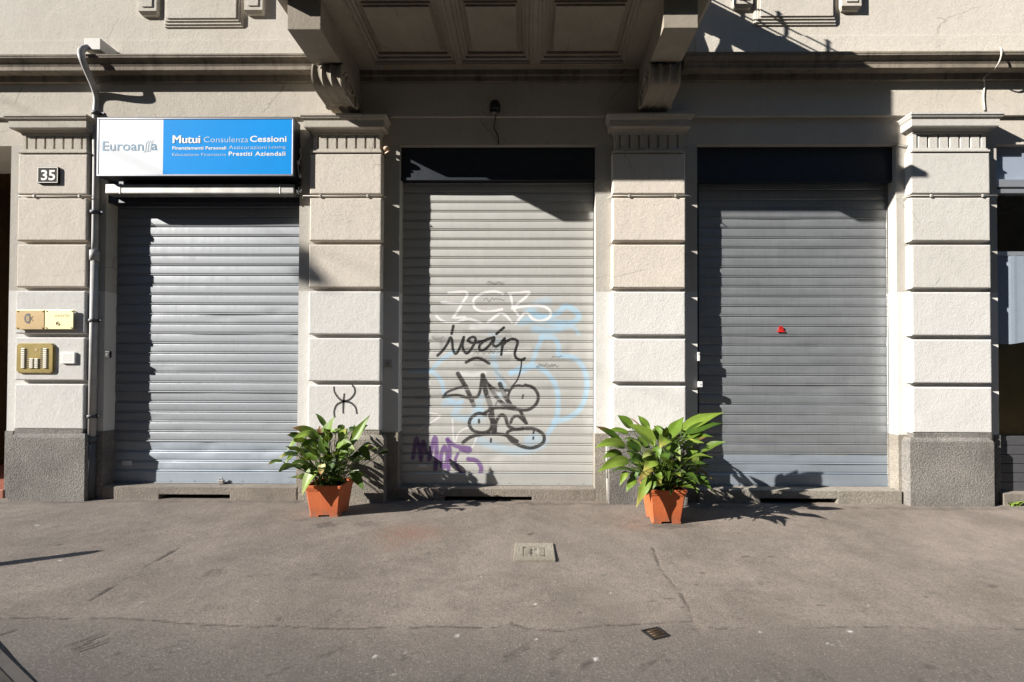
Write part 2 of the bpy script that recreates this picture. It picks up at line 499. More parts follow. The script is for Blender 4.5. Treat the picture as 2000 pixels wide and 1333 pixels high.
def empty(name, loc, label=None, cat=None, group=None):
    o = bpy.data.objects.new(name, None)
    o.empty_display_size = 0.1
    o.location = loc
    COL.objects.link(o)
    tag(o, label, cat, group)
    return o

def tag(o, label=None, cat=None, group=None, kind=None):
    if label: o['label'] = label
    if cat: o['category'] = cat
    if group: o['group'] = group
    if kind: o['kind'] = kind
    return o

def text_geo(body, bold=0.0, spacing=1.0, shear=0.0):
    cu = bpy.data.curves.new('lettering', 'FONT')
    cu.body = body
    cu.size = 1.0
    cu.offset = bold
    cu.space_character = spacing
    cu.shear = shear
    cu.resolution_u = 3
    cu.fill_mode = 'FRONT'
    ob = bpy.data.objects.new('lettering', cu)
    COL.objects.link(ob)
    dg = bpy.context.evaluated_depsgraph_get()
    dg.update()
    me = bpy.data.meshes.new_from_object(ob.evaluated_get(dg))
    vs = [tuple(v.co) for v in me.vertices]
    fs = [tuple(p.vertices) for p in me.polygons]
    bpy.data.objects.remove(ob); bpy.data.curves.remove(cu); bpy.data.meshes.remove(me)
    return vs, fs

def add_text(mb, body, x0, x1, z_base, cap_h, y, bold=0.0, spacing=1.0, mi=0, shear=0.0):
    vs, fs = text_geo(body, bold, spacing, shear)
    w0, w1 = min(v[0] for v in vs), max(v[0] for v in vs)
    sx = (x1 - x0) / (w1 - w0)
    sz = cap_h / 0.73
    k = len(mb.v)
    mb.v += [(x0 + (v[0] - w0) * sx, y, z_base + v[1] * sz) for v in vs]
    for f in fs:
        mb.f.append(tuple(k + i for i in f)); mb.mi.append(mi); mb.smooth.append(False)

def smooth_line(pts, n=10):
    """Catmull-Rom through the points"""
    pts = [np.array(p, float) for p in pts]
    if len(pts) < 3:
        return [tuple(pts[0] + (pts[-1] - pts[0]) * t) for t in np.linspace(0, 1, n)]
    q = [2 * pts[0] - pts[1]] + pts + [2 * pts[-1] - pts[-2]]
    out = []
    for i in range(1, len(q) - 2):
        for t in np.linspace(0, 1, n, endpoint=False):
            a, b2, c, d = q[i - 1], q[i], q[i + 1], q[i + 2]
            out.append(tuple(0.5 * ((2 * b2) + (c - a) * t + (2 * a - 5 * b2 + 4 * c - d) * t ** 2 + (3 * b2 - a - 3 * c + d) * t ** 3)))
    out.append(tuple(pts[-1]))
    return out

# =================================================================== THE BUILDING
Z_OPEN = PZ(284)                       # top of the openings
Z_SOFF = 4.92                          # underside of the balcony
D_SH = 0.14                            # shutters stand this deep in the wall
X_DOOR = PX(17)
O1 = (PX(205), PX(583)); O2 = (PX(779), PX(1163)); O3 = (PX(1362), PX(1752)); O4 = (PX(1949), PX(1949) + 2.3)
XL, XR = -10.5, 10.5
building = empty('apartment_building', (0, 0, 0), 'old beige plastered building front with fluted pilasters, cornice and stone balcony behind everything', 'building')

door_x0 = X_DOOR - 1.7
solids = [(XL, door_x0), (X_DOOR, O1[0]), (O1[1], O2[0]), (O2[1], O3[0]), (O3[1], O4[0]), (O4[1], XR)]
for a, b2 in solids:
    MB().box(a, b2, 0.0, 0.7, -0.05, Z_OPEN).build('wall', M['jamb'], building)
Z_FR0, Z_FR1 = PZ(231), 4.80
w = MB()
w.box(XL, XR, 0.0, 0.7, Z_OPEN, Z_FR0)
w.build('lintel', M['frieze'], building)
w = MB()
w.box(XL, XR, -0.035, 0.7, Z_FR0, Z_FR1)
w.build('frieze', M['frieze'], building)
w = MB()
w.box(XL, XR, 0.0, 0.7, Z_FR1, 17.0)  # carried up out of view to block sky light from the pavement
w.box(XL, -2.5, -0.014, 0.0, 5.02, PZ(76, -0.014), bevel=0.004)
w.box(1.9, XR, -0.014, 0.0, 5.02, PZ(72, -0.014), bevel=0.004)
w.build('upper_wall', M['wall_up'], building)

# cornice: two lengths either side of the balcony, with its fascia running through
cor = [(-0.002, 4.802), (-0.070, 4.802), (-0.074, 4.868), (-0.082, 4.872), (-0.165, 4.862), (-0.172, 4.866), (-0.172, 4.905), (-0.178, 4.916)]
for i in range(9):
    t = i / 8.0
    cor.append((-0.182 - 0.040 * t + 0.010 * math.sin(t * 2 * math.pi), 4.922 + 0.066 * t))
cor += [(-0.228, 4.992), (-0.228, 5.010), (-0.002, 5.045)]
for x0, x1 in ((XL, -2.42), (1.70, XR)):
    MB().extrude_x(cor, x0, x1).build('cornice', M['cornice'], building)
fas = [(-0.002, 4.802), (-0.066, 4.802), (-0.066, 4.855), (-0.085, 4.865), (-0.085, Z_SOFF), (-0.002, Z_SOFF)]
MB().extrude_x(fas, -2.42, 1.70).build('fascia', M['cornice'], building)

# stone bases of the jambs between the pilasters
for a, b2, k in ((X_DOOR - 0.006, PX(32), 'plinth'), (PX(172), O1[0] + 0.006, 'plinth'), (O1[1] - 0.006, PX(600), 'plinth_tan'), (PX(750), O2[0] + 0.006, 'plinth_tan'),
                 (O2[1] - 0.006, PX(1194), 'plinth_tan'), (PX(1342), O3[0] + 0.006, 'plinth_tan'), (O3[1] - 0.006, PX(1780), 'plinth_tan'), (PX(1938), O4[0] + 0.006, 'plinth')):
    MB().box(a, b2, -0.012, 0.30, -0.05, PZ(846), bevel=0.004).build('jamb_base', M[k], building)

# pilasters
JO = [3.473 - 0.533 * i for i in range(6)]           # joint heights
def pilaster(xl, xr, pl, pr, mblock, mplinth, dz=0.0):
    s = MB()
    s.box(xl + 0.035, xr - 0.035, -0.012, 0.0, 0.70, PZ(296))
    tops = [PZ(300, -0.085)] + [z - 0.020 for z in JO[:-1]]
    bots = [z + 0.022 for z in JO[:-1]] + [JO[-1]]
    for zt, zb in zip(tops, bots):
        bm = bmesh.new()
        bmesh.ops.create_cube(bm, size=1.0)
        jx = random.uniform(-0.003, 0.003)
        for v in bm.verts:
            v.co = Vector(((xl + xr) / 2 + jx + v.co.x * (xr - xl), -0.0445 + v.co.y * 0.085, (zt + zb) / 2 + v.co.z * (zt - zb)))
        ed = [e for e in bm.edges if e.verts[0].co.y < -0.05 and e.verts[1].co.y < -0.05]
        bmesh.ops.bevel(bm, geom=ed, offset=0.018, segments=3, affect='EDGES', profile=0.55)
        s.bm(bm)
    pil = s.build('pilaster', mblock, building)
    # capital
    c = MB()
    za = PZ(297, -0.08)
    c.box(xl + 0.004, xr - 0.004, -0.097, 0.0, za - 0.012, za + 0.010, bevel=0.004)
    c.box(xl + 0.016, xr - 0.016, -0.083, 0.0, za + 0.010, za + 0.030, bevel=0.004)
    zf0, zf1 = za + 0.030, PZ(264, -0.07)
    c.box(xl + 0.030, xr - 0.030, -0.052, 0.0, zf0, zf1)
    nfl = 7
    wd = (xr - xl - 0.060) / nfl
    for i in range(nfl + 1):
        hx = wd * 0.40
        xc = xl + 0.030 + i * wd
        a, b2 = max(xl + 0.030, xc - hx), min(xr - 0.030, xc + hx)
        c.box(a, b2, -0.074, -0.052, zf0 + 0.012, zf1, bevel=0.003)
    c.box(xl + 0.030, xr - 0.030, -0.076, -0.052, zf0, zf0 + 0.012)
    z1, z2, z3 = zf1, PZ(247, -0.15), PZ(233, -0.17)
    def ringr(p, z, e):
        return [(xl + 0.03 - e, -p, z), (xr - 0.03 + e, -p, z), (xr - 0.03 + e, 0.0, z), (xl + 0.03 - e, 0.0, z)]
    rings = [ringr(0.074, z1, 0.0), ringr(0.082, z1 + 0.006, 0.008), ringr(0.084, z1 + 0.022, 0.010), ringr(0.094, z1 + 0.034, 0.02), ringr(0.110, z1 + 0.048, 0.036),
             ringr(0.118, z1 + 0.054, 0.044), ringr(0.118, z2 - 0.012, 0.044), ringr(0.145, z2 - 0.008, 0.068), ringr(0.150, z2, 0.072),
             ringr(0.152, z3, 0.074), ringr(0.168, z3 + 0.018, 0.09), ringr(0.176, z3 + 0.036, 0.098), ringr(0.182, z3 + 0.040, 0.104), ringr(0.182, z3 + 0.062, 0.104), ringr(0.04, z3 + 0.075, 0.0)]
    c.loft(rings)
    cap = c.build('capital', M['frieze'] if mblock is not M['block_light'] else M['block_light'], pil)
    # plinth
    p = MB()
    zt = PZ(852, -0.12) + dz
    p.box(xl + 0.006, xr - 0.006, -0.088, 0.0, zt - 0.02, JO[-1] - 0.003, bevel=0.006)
    rr = [[(pl, -0.125, -0.05), (pr, -0.125, -0.05), (pr, 0.0, -0.05), (pl, 0.0, -0.05)],
          [(pl, -0.125, zt - 0.045), (pr, -0.125, zt - 0.045), (pr, 0.0, zt - 0.045), (pl, 0.0, zt - 0.045)],
          [(pl + 0.008, -0.118, zt - 0.03), (pr - 0.008, -0.118, zt - 0.03), (pr - 0.008, 0.0, zt - 0.03), (pl + 0.008, 0.0, zt - 0.03)],
          [(pl + 0.035, -0.092, zt), (pr - 0.035, -0.092, zt), (pr - 0.035, 0.0, zt), (pl + 0.035, 0.0, zt)]]
    p.loft(rr)
    p.build('plinth', mplinth, pil)
    return pil
Yb = -0.085
p1 = pilaster(PX(31, Yb), PX(167, Yb), PX(17, -0.125, 900), PX(165, -0.125, 900), M['block'], M['plinth'])
p2 = pilaster(PX(603, Yb), PX(744, Yb), PX(596, -0.125, 900), PX(749, -0.125, 900), M['block'], M['plinth_tan'])
p3 = pilaster(PX(1196, Yb), PX(1339, Yb), PX(1190, -0.125, 900), PX(1343, -0.125, 900), M['block'], M['plinth'])
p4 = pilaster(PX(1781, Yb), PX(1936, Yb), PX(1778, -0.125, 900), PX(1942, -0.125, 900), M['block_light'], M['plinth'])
for px0 in (-9.3, 8.2):
    pilaster(px0, px0 + 0.82, px0 - 0.03, px0 + 0.85, M['block'], M['plinth'])

# sprayed mark on the second pilaster
def ribbon(mb, pts, wd, y):
    pts = [np.array(p) for p in pts]
    for i in range(len(pts)):
        pass
    L, Rr = [], []
    n = len(pts)
    for i, p in enumerate(pts):
        t = pts[min(i + 1, n - 1)] - pts[max(i - 1, 0)]
        t = t / (np.linalg.norm(t) + 1e-9)
        nn = np.array([-t[1], t[0]])
        ww = wd * (0.75 + 0.25 * math.sin(math.pi * i / (n - 1)))
        L.append(p + nn * ww); Rr.append(p - nn * ww)
    for i in range(n - 1):
        mb.quad([(L[i][0], y, L[i][1]), (Rr[i][0], y, Rr[i][1]), (Rr[i + 1][0], y, Rr[i + 1][1]), (L[i + 1][0], y, L[i + 1][1])])
    for p in (pts[0], pts[-1]):
        mb.quad([(p[0] + wd * 0.95 * math.cos(a), y - 0.0004, p[1] + wd * 0.95 * math.sin(a)) for a in np.linspace(0, 2 * math.pi, 11)[:-1]])
g = MB()
ys = -0.0882
def zpl(u, v):     # from the enlarged view of that block
    q = P(530 + u / 4.442, 740 + v / 4.442, ys)
    return (q.x, q.z)
for st in ([(543, 75), (550, 120), (590, 175), (630, 193), (680, 180), (722, 130), (722, 85), (705, 62)],
           [(548, 330), (545, 280), (570, 225), (630, 200), (690, 210), (730, 250), (742, 300)],
           [(632, 135), (625, 215), (623, 295)]):
    ribbon(g, smooth_line([zpl(*q) for q in st], 8), 0.0115, ys)
g.build('graffiti', M['spray'], p2)

# balcony
BXL, BXR = -2.36, 1.64
BF = 1.17
b = MB()
zr = Z_SOFF + 0.075
b.box(BXL, BXR, -BF, -0.085, zr, zr + 0.13)                       # slab core
bays = [(-1.74, -0.85), (-0.76, -0.02), (0.105, 1.02)]
py0, py1 = -1.03, -0.20
edges = [BXL + 0.0, bays[0][0], bays[0][1], bays[1][0], bays[1][1], bays[2][0], bays[2][1], BXR]
for i in range(0, 8, 2):
    b.box(edges[i], edges[i + 1], py0, py1, Z_SOFF, zr)
b.box(BXL, BXR, py1, -0.085, Z_SOFF, zr)
b.box(BXL, BXR, -BF, py0, Z_SOFF, zr)
for x0, x1 in bays:                                               # moulded coffers
    def frame(e, wd, z0):
        b.box(x0 + e, x1 - e, py0 + e, py0 + e + wd, z0, zr); b.box(x0 + e, x1 - e, py1 - e - wd, py1 - e, z0, zr)
        b.box(x0 + e, x0 + e + wd, py0 + e + wd, py1 - e - wd, z0, zr); b.box(x1 - e - wd, x1 - e, py0 + e + wd, py1 - e - wd, z0, zr)
    frame(0.0, 0.035, Z_SOFF + 0.022)
    frame(0.035, 0.030, Z_SOFF + 0.045)
    b.box(x0 + 0.13, x1 - 0.13, py0 + 0.13, py1 - 0.13, Z_SOFF + 0.030, zr)
    b.box(x0 + 0.115, x1 - 0.115, py0 + 0.115, py1 - 0.115, Z_SOFF + 0.052, zr)
    # raised roll round the coffer on the soffit
    e = -0.03
    for q in ((x0 + e, x1 - e, py0 + e, py0 + e + 0.018), (x0 + e, x1 - e, py1 - e - 0.018, py1 - e)):
        b.box(q[0], q[1], q[2], q[3], Z_SOFF - 0.012, Z_SOFF)
    for q in ((x0 + e, x0 + e + 0.018), (x1 - e - 0.018, x1 - e)):
        b.box(q[0], q[1], py0 + e + 0.018, py1 - e - 0.018, Z_SOFF - 0.012, Z_SOFF)
# moulded slab edge on three sides
def uring(e, z):
    return [(BXL - e, -0.0, z), (BXL - e, -BF - e, z), (BXR + e, -BF - e, z), (BXR + e, 0.0, z)]
prof = [(0.0, Z_SOFF + 0.02), (0.012, Z_SOFF + 0.035), (0.012, Z_SOFF + 0.075), (0.035, Z_SOFF + 0.09), (0.07, Z_SOFF + 0.12), (0.10, Z_SOFF + 0.16), (0.115, Z_SOFF + 0.17), (0.115, Z_SOFF + 0.225), (0.0, Z_SOFF + 0.235), (-0.3, Z_SOFF + 0.235)]
k0 = len(b.v)
b.loft([uring(e, z) for e, z in prof], closed=False)
b.box(BXL + 0.02, BXR - 0.02, -BF + 0.02, -0.0, zr + 0.13, Z_SOFF + 0.233)
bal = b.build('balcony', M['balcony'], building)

def console(x0, x1):
    c = MB()
    zb = PZ(58, -1.03, 561)
    c.box(x0, x1, -1.03, -0.595, zb, Z_SOFF - 0.002, bevel=0.006)
    c.box(x0 + 0.012, x1 - 0.012, -0.595, -0.02, zb + 0.05, Z_SOFF - 0.003)
    # scrolled body: ribs and flutes across the width, profile in (p, z)
    prof = smooth_line([(0.575, zb + 0.004), (0.592, zb - 0.07), (0.588, zb - 0.145), (0.55, zb - 0.205), (0.46, zb - 0.228), (0.34, zb - 0.235), (0.235, zb - 0.236), (0.19, zb - 0.215)], 5)
    xs = np.linspace(0, 1, 41)
    def off(t):
        u = (t * 3.0) % 1.0
        if t < 0.06 or t > 0.94: return 0.0
        return -0.024 * math.sin(math.pi * ((t - 0.06) / 0.88 * 3 % 1.0)) ** 0.6
    cen = (0.22, zb)
    rings = []
    for t in xs:
        o2 = off(t)
        ring = []
        for p, z in prof:
            d = math.hypot(p - cen[0], z - cen[1]) + 1e-6
            ring.append((x0 + (x1 - x0) * t, -(p + (p - cen[0]) / d * o2), z + (z - cen[1]) / d * o2))
        ring += [(x0 + (x1 - x0) * t, -0.01, zb - 0.215), (x0 + (x1 - x0) * t, -0.01, zb + 0.04), (x0 + (x1 - x0) * t, -0.5, zb + 0.04)]
        rings.append(ring)
    c.loft(rings)
    # carved volute on both cheeks
    for xs_, sg in ((x0, -1), (x1, 1)):
        sp = []
        for i in range(46):
            a = i / 45 * 2 * math.pi * 2.0
            r = 0.105 * (1 - i / 55)
            sp.append((xs_ + sg * 0.004, -0.40 - r * math.cos(a) * 1.25, zb - 0.105 + r * math.sin(a)))
        c.tube(sp, 0.012, 6)
        for q in range(5):
            a = -0.3 - q * 0.28
            c.tube([(xs_ + sg * 0.003, -0.24, zb - 0.13), (xs_ + sg * 0.012, -0.24 + 0.08 * math.cos(a), zb - 0.13 + 0.1 * math.sin(a)), (xs_ + sg * 0.003, -0.24 + 0.13 * math.cos(a), zb - 0.12 + 0.13 * math.sin(a))], [0.006, 0.014, 0.004], 6)
    return c.build('console', M['balcony'], bal)
console(PX(561, -1.03, 58), PX(626, -1.03, 58))
console(PX(1296, -1.03, 58), PX(1363.5, -1.03, 58))

# balustrade (above the picture; its shadow falls into it)
ZB0 = Z_SOFF + 0.235; ZB1 = 5.715; ZCAP = 6.025
PFY = -1.07
ho = MB()
ho.box(BXL + 0.06, BXR - 0.06, PFY - 0.09, PFY + 0.09, ZB1, ZCAP, bevel=0.01)
for xs_ in (BXL + 0.15, BXR - 0.15):
    ho.box(xs_ - 0.09, xs_ + 0.09, PFY + 0.09, -0.0, ZB1, ZCAP, bevel=0.01)
ho.build('handrail', M['balcony'], bal)
for xs_ in (BXL + 0.15, BXR - 0.15):
    MB().box(xs_ - 0.10, xs_ + 0.10, PFY - 0.10, PFY + 0.10, ZB0, ZB1, bevel=0.008).build('pier', M['balcony'], bal)
def baluster_mb(x, y):
    h = ZB1 - ZB0
    pr = [(0.05, 0), (0.05, 0.05), (0.03, 0.07), (0.035, 0.10), (0.062, 0.24), (0.058, 0.32), (0.03, 0.48), (0.026, 0.56), (0.04, 0.60), (0.03, 0.63), (0.05, 0.66), (0.05, h)]
    return MB().lathe([(r, ZB0 + z) for r, z in pr], x, y, 12)
bl0 = baluster_mb(0, 0).build('baluster', M['balcony'], bal)
spots = [(x, PFY) for x in np.arange(BXL + 0.34, BXR - 0.30, 0.132)]
for xs_ in (BXL + 0.15, BXR - 0.15):
    spots += [(xs_, y) for y in (-0.048, -0.196, -0.344, -0.492, -0.640, -0.788, -0.936)]
for i, (x, y) in enumerate(spots):
    o = bl0 if i == 0 else bl0.copy()
    o.location = (x, y, 0)
    if i:
        COL.objects.link(o); o.parent = bal
ir = MB()
for zz in (ZCAP + 0.075, ZCAP + 0.19):
    ir.tube([(BXL + 0.15, 0.0, zz), (BXL + 0.15, PFY, zz), (BXR - 0.15, PFY, zz), (BXR - 0.15, 0.0, zz)], 0.011, 6)
for x, y in [(BXR - 0.15, y) for y in (-0.20, -0.42, -0.64, -0.86, PFY)] + [(BXL + 0.15, y) for y in (-0.20, -0.42, -0.64, -0.86, PFY)] + [(x, PFY) for x in np.arange(BXL + 0.4, BXR - 0.3, 0.45)]:
    ir.tube([(x, y, ZCAP), (x, y, ZCAP + 0.24)], 0.012, 6)
    ir.lathe([(0.004, ZCAP + 0.24), (0.02, ZCAP + 0.255), (0.004, ZCAP + 0.28)], x, y, 8)
ir.build('iron_rail', M['iron'], bal)

# window aprons with a bracket on each side, cut by the top of the picture
def apron(xa, xb, xc, xd, xe, xf, ybr, yap):
    z0 = PZ(yap, -0.05, (xc + xd) / 2)
    a = MB()
    X0, X1 = PX(xc, -0.05, 20), PX(xd, -0.05, 20)
    zt = 6.3
    a.box(X0, X1, -0.014, 0.0, z0, zt, bevel=0.003)
    a.box(X0 + 0.012, X1 - 0.012, -0.026, -0.014, z0 + 0.022, zt, bevel=0.003)
    a.box(X0 + 0.03, X1 - 0.03, -0.038, -0.026, z0 + 0.050, zt, bevel=0.003)
    a.box(X0 + 0.055, X1 - 0.055, -0.050, -0.038, z0 + 0.075, zt, bevel=0.003)
    ap = a.build('window_apron', M['wall_up'], building)
    for u0, u1, dy in ((xa, xb, ybr[0]), (xe, xf, ybr[1])):
        q = MB()
        A, B2 = PX(u0, -0.055, 10), PX(u1, -0.055, 10)
        z1 = PZ(dy, -0.055, u0)
        q.box(A, B2, -0.056, 0.0, z1, zt, bevel=0.004)
        q.box(A + 0.05, B2 - 0.05, -0.066, -0.056, z1 + 0.045, zt)
        q.loft([[(A, -0.056, z1), (B2, -0.056, z1), (B2, 0, z1), (A, 0, z1)][::-1], [(A + 0.02, -0.03, z1 - 0.03), (B2 - 0.02, -0.03, z1 - 0.03), (B2 - 0.02, 0, z1 - 0.03), (A + 0.02, 0, z1 - 0.03)][::-1]])
        q.build('bracket', M['wall_up'], ap)
    s = MB(); s.box(X0 - 0.4, X1 + 0.4, -0.2, 0.0, zt, zt + 0.12, bevel=0.01)
    s.build('window_sill', M['wall_up'], ap)
apron(270, 306, 316, 470, 477, 513, (22, 20), 48)
apron(1434, 1471, 1476, 1637, 1644, 1683, (8, 12), 44)

# doorsteps with cellar vents
def doorstep(x0, x1, v0, v1, zt, y0, vz, m):
    s = MB()
    zb, zv = vz
    s.box(x0, v0, y0, 0.55, -0.05, zt, bevel=0.012)
    s.box(v1, x1, y0, 0.55, -0.05, zt, bevel=0.012)
    s.box(v0 - 0.012, v1 + 0.012, y0 + 0.001, 0.55, zv, zt - 0.001, bevel=0.008)
    o = s.build('doorstep', m, building)
    s2 = MB(); s2.box(v0 - 0.004, v1 + 0.004, y0 + 0.10, 0.5, -0.05, zv - 0.002)
    s2.build('cellar_vent', M['void'], o)  # near-black box paints in the shade inside the vent
    return o
doorstep(PX(207), PX(583) + 0.01, PX(318), PX(455), 0.145, -0.02, (0.0, 0.055), M['step'])
doorstep(O2[0] - 0.01, O2[1] + 0.002, PX(870), PX(1040), 0.140, -0.015, (0.0, 0.048), M['step'])
doorstep(O3[0] - 0.01, O3[1] + 0.004, PX(1480), PX(1628), 0.150, -0.05, (0.0, 0.056), M['plinth_tan'])
MB().box(O4[0] - 0.02, O4[1], -0.06, 0.55, -0.05, 0.13, bevel=0.012).build('doorstep', M['step'], building)

# dark entrance on the far left
d = MB()
d.box(door_x0 - 0.1, X_DOOR + 0.1, 1.9, 1.97, -0.05, Z_OPEN)
for i in range(4):
    x = door_x0 + 0.08 + i * 0.41
    for z0, z1 in ((0.25, 1.1), (1.25, 2.6), (2.75, 3.9)):
        d.box(x, x + 0.33, 1.88, 1.90, z0, z1, bevel=0.008)
dr = d.build('door', M['wood'], building)
MB().tube([(X_DOOR - 0.18, 1.80, 1.05), (X_DOOR - 0.18, 1.80, 1.35)], 0.02, 8).build('handle', M['brass'], dr)
for xa in (door_x0 - 0.1, X_DOOR):
    MB().box(xa, xa + 0.1, 0.7, 1.9, -0.05, Z_OPEN).build('passage_wall', M['wood'], building)
MB().box(door_x0 - 0.1, X_DOOR + 0.1, 0.7, 1.97, Z_OPEN, Z_OPEN + 0.1).build('passage_ceiling', M['wood'], building)
MB().box(door_x0, X_DOOR, -0.02, 1.88, -0.05, 0.10, bevel=0.01).build('doorstep', M['redtile'], building)

# shop window on the far right
wx0, wx1 = O4
wnd = MB()
wnd.box(wx0, wx1, 0.06, 0.10, PZ(352, 0.06), Z_OPEN)
win = wnd.build('window', M['blue_panel'], building)
q = MB()
q.box(wx0, wx1, 0.005, 0.10, PZ(366, 0.0), PZ(351, 0.0), bevel=0.006)
q.box(wx0, wx1, 0.02, 0.10, PZ(377, 0.0), PZ(368, 0.0), bevel=0.006)
q.build('awning_rail', M['alu'], win)
q = MB()
zs0 = PZ(856, 0.1)
q.box(wx0, wx0 + 0.035, 0.07, 0.12, zs0, PZ(378, 0.07))
q.box(wx1 - 0.035, wx1, 0.07, 0.12, zs0, PZ(378, 0.07))
q.box(wx0 + 0.035, wx1 - 0.035, 0.08, 0.12, PZ(500, 0.1), PZ(492, 0.1))
q.build('frame', M['alu'], win)
q = MB(); q.quad([(wx0 + 0.035, 0.10, zs0), (wx1 - 0.035, 0.10, zs0), (wx1 - 0.035, 0.10, PZ(378, 0.1)), (wx0 + 0.035, 0.10, PZ(378, 0.1))])
q.build('pane', M['glass'], win)
q = MB()
nn = 60
rows = []
for zz in np.linspace(PZ(668, 0.16), PZ(500, 0.16), 6):
    rows.append([(wx0 + 0.01 + (wx1 - wx0 - 0.02) * i / nn, 0.085 + 0.002 * math.sin(i * 1.7) + 0.004 * math.sin(i * 0.6), zz - 0.02 * math.sin(i * 0.35) * (zz < 2.3)) for i in range(nn + 1)])
q.loft(rows, closed=False)
q.build('curtain', M['cloth'], win)
q = MB()
for i in range(6):
    q.box(wx0, wx1, 0.05, 0.14, 0.13 + i * 0.105, 0.13 + (i + 1) * 0.105 - 0.006, bevel=0.004)
q.build('sill_panel', M['panel_dark'], win)
q = MB()
q.box(wx0 - 0.05, wx1 + 0.05, 2.2, 2.3, -0.05, 4.2); q.box(wx0 - 0.06, wx0 - 0.01, 0.7, 2.2, -0.05, 4.2)
q.box(wx1 + 0.01, wx1 + 0.06, 0.7, 2.2, -0.05, 4.2); q.box(wx0, wx1, 0.7, 2.2, 4.1, 4.2); q.box(wx0, wx1, 0.15, 2.2, -0.05, 0.05)
q.box(wx0 + 0.02, wx0 + 0.30, 0.5, 0.56, PZ(705, 0.5), PZ(660, 0.5))
q.box(wx0 + 0.0, wx1, 0.16, 0.20, 0.05, PZ(655, 0.16))  # panel added close behind the glass to catch sky light for the room
q.build('room', M['ochre'], win)

# =================================================================== ROLLER SHUTTERS
def slat_profile(pitch, n_flat, gd=0.010, bd=0.006):
    """list of (u, depth) over one slat, bead at the bottom"""
    pts = [(0.000, gd * 0.5), (0.003, gd), (0.006, gd * 0.6), (0.008, -bd * 0.5), (0.011, -bd), (0.015, -bd * 0.8), (0.018, gd * 0.3), (0.021, gd), (0.025, gd * 0.3)]
    for i in range(n_flat):
        t = i / (n_flat - 1)
        pts.append((0.029 + (pitch - 0.030) * t, 0.0004 - 0.0018 * math.sin(math.pi * (0.06 + 0.88 * t))))
    return pts

def curtain(x0, x1, z0, z1, pitch, cols, n_flat, seed, wob=0.0012, gd=0.007, bd=0.006):
    r = np.random.default_rng(seed)
    xs = np.linspace(x0, x1, cols + 1)
    zs, ds, sl = [], [], []
    prof = slat_profile(pitch, n_flat, gd, bd)
    k = 0
    z = z0
    while z < z1 - 0.001:
        tilt = r.normal(0, 0.016); push = r.normal(0, 0.0016)
        for u, dd in prof:
            if z + u > z1: break
            zs.append(z + u); ds.append(dd + push + tilt * (u - pitch / 2)); sl.append(k)
        z += pitch; k += 1
    zs, ds = np.array(zs), np.array(ds)
    X, Zg = np.meshgrid(xs, zs)
    bow = 0.006 * np.sin((X - x0) / (x1 - x0) * math.pi)
    wobble = wob * np.sin(X * 3.1 + np.array(sl)[:, None] * 1.9) * np.sin(X * 1.3 + np.array(sl)[:, None] * 0.7)
    Y = D_SH + ds[:, None] + bow + wobble
    for _ in range(9):                     # knocks and dents
        dx, dz = r.uniform(x0, x1), r.uniform(z0, z0 + min(1.6, z1 - z0))
        Y = Y + r.uniform(0.003, 0.008) * np.exp(-(((X - dx) / r.uniform(0.05, 0.16)) ** 2 + ((Zg - dz) / 0.05) ** 2))
    return X, Y, Zg

def grid_obj(name, X, Y, Z, m, parent, color=None):
    ny, nx = X.shape
    root = parent.location if parent.parent is None else parent.parent.location
    v = np.stack([X - root.x, Y - root.y, Z - root.z], -1).reshape(-1, 3)
    idx = np.arange(ny * nx).reshape(ny, nx)
    f = np.stack([idx[:-1, :-1], idx[:-1, 1:], idx[1:, 1:], idx[1:, :-1]], -1).reshape(-1, 4)
    me = bpy.data.meshes.new(name)
    me.vertices.add(len(v)); me.vertices.foreach_set('co', v.astype(np.float32).ravel())
    me.loops.add(f.size); me.loops.foreach_set('vertex_index', f.astype(np.int32).ravel())
    me.polygons.add(len(f)); me.polygons.foreach_set('loop_start', np.arange(0, f.size, 4, dtype=np.int32))
    me.polygons.foreach_set('loop_total', np.full(len(f), 4, np.int32))
    me.update(calc_edges=True)
    me.polygons.foreach_set('use_smooth', np.ones(len(f), bool))
    if color is not None:
        at = me.color_attributes.new('paint', 'FLOAT_COLOR', 'POINT')
        at.data.foreach_set('color', color.astype(np.float32).ravel())
    me.materials.append(m)
    o = bpy.data.objects.new(name, me)
    COL.objects.link(o)
    o.parent = parent
    return o

# ---- painted marks on the middle shutter: strokes traced at their place on the slats
def Za(u, v): return (820 + u / 5.882, 540 + v / 5.882)
def Zb(u, v): return (780 + u / 4.76, 700 + v / 4.76)
def Zc(u, v): return (740 + u / 2.72, 520 + v / 2.72)
WHITE, BLACK, CHAR = (0.85, 0.84, 0.83), (0.012, 0.011, 0.011), (0.028, 0.024, 0.022)
BLUE, PURP, SMUD = (0.42, 0.62, 0.78), (0.15, 0.055, 0.24), (0.26, 0.25, 0.24)
STROKES = []
def S(view, pts, wpx, colr, alpha=1.0, soft=0.25):
    STROKES.append(([view(*p) for p in pts], wpx, colr, alpha, soft))
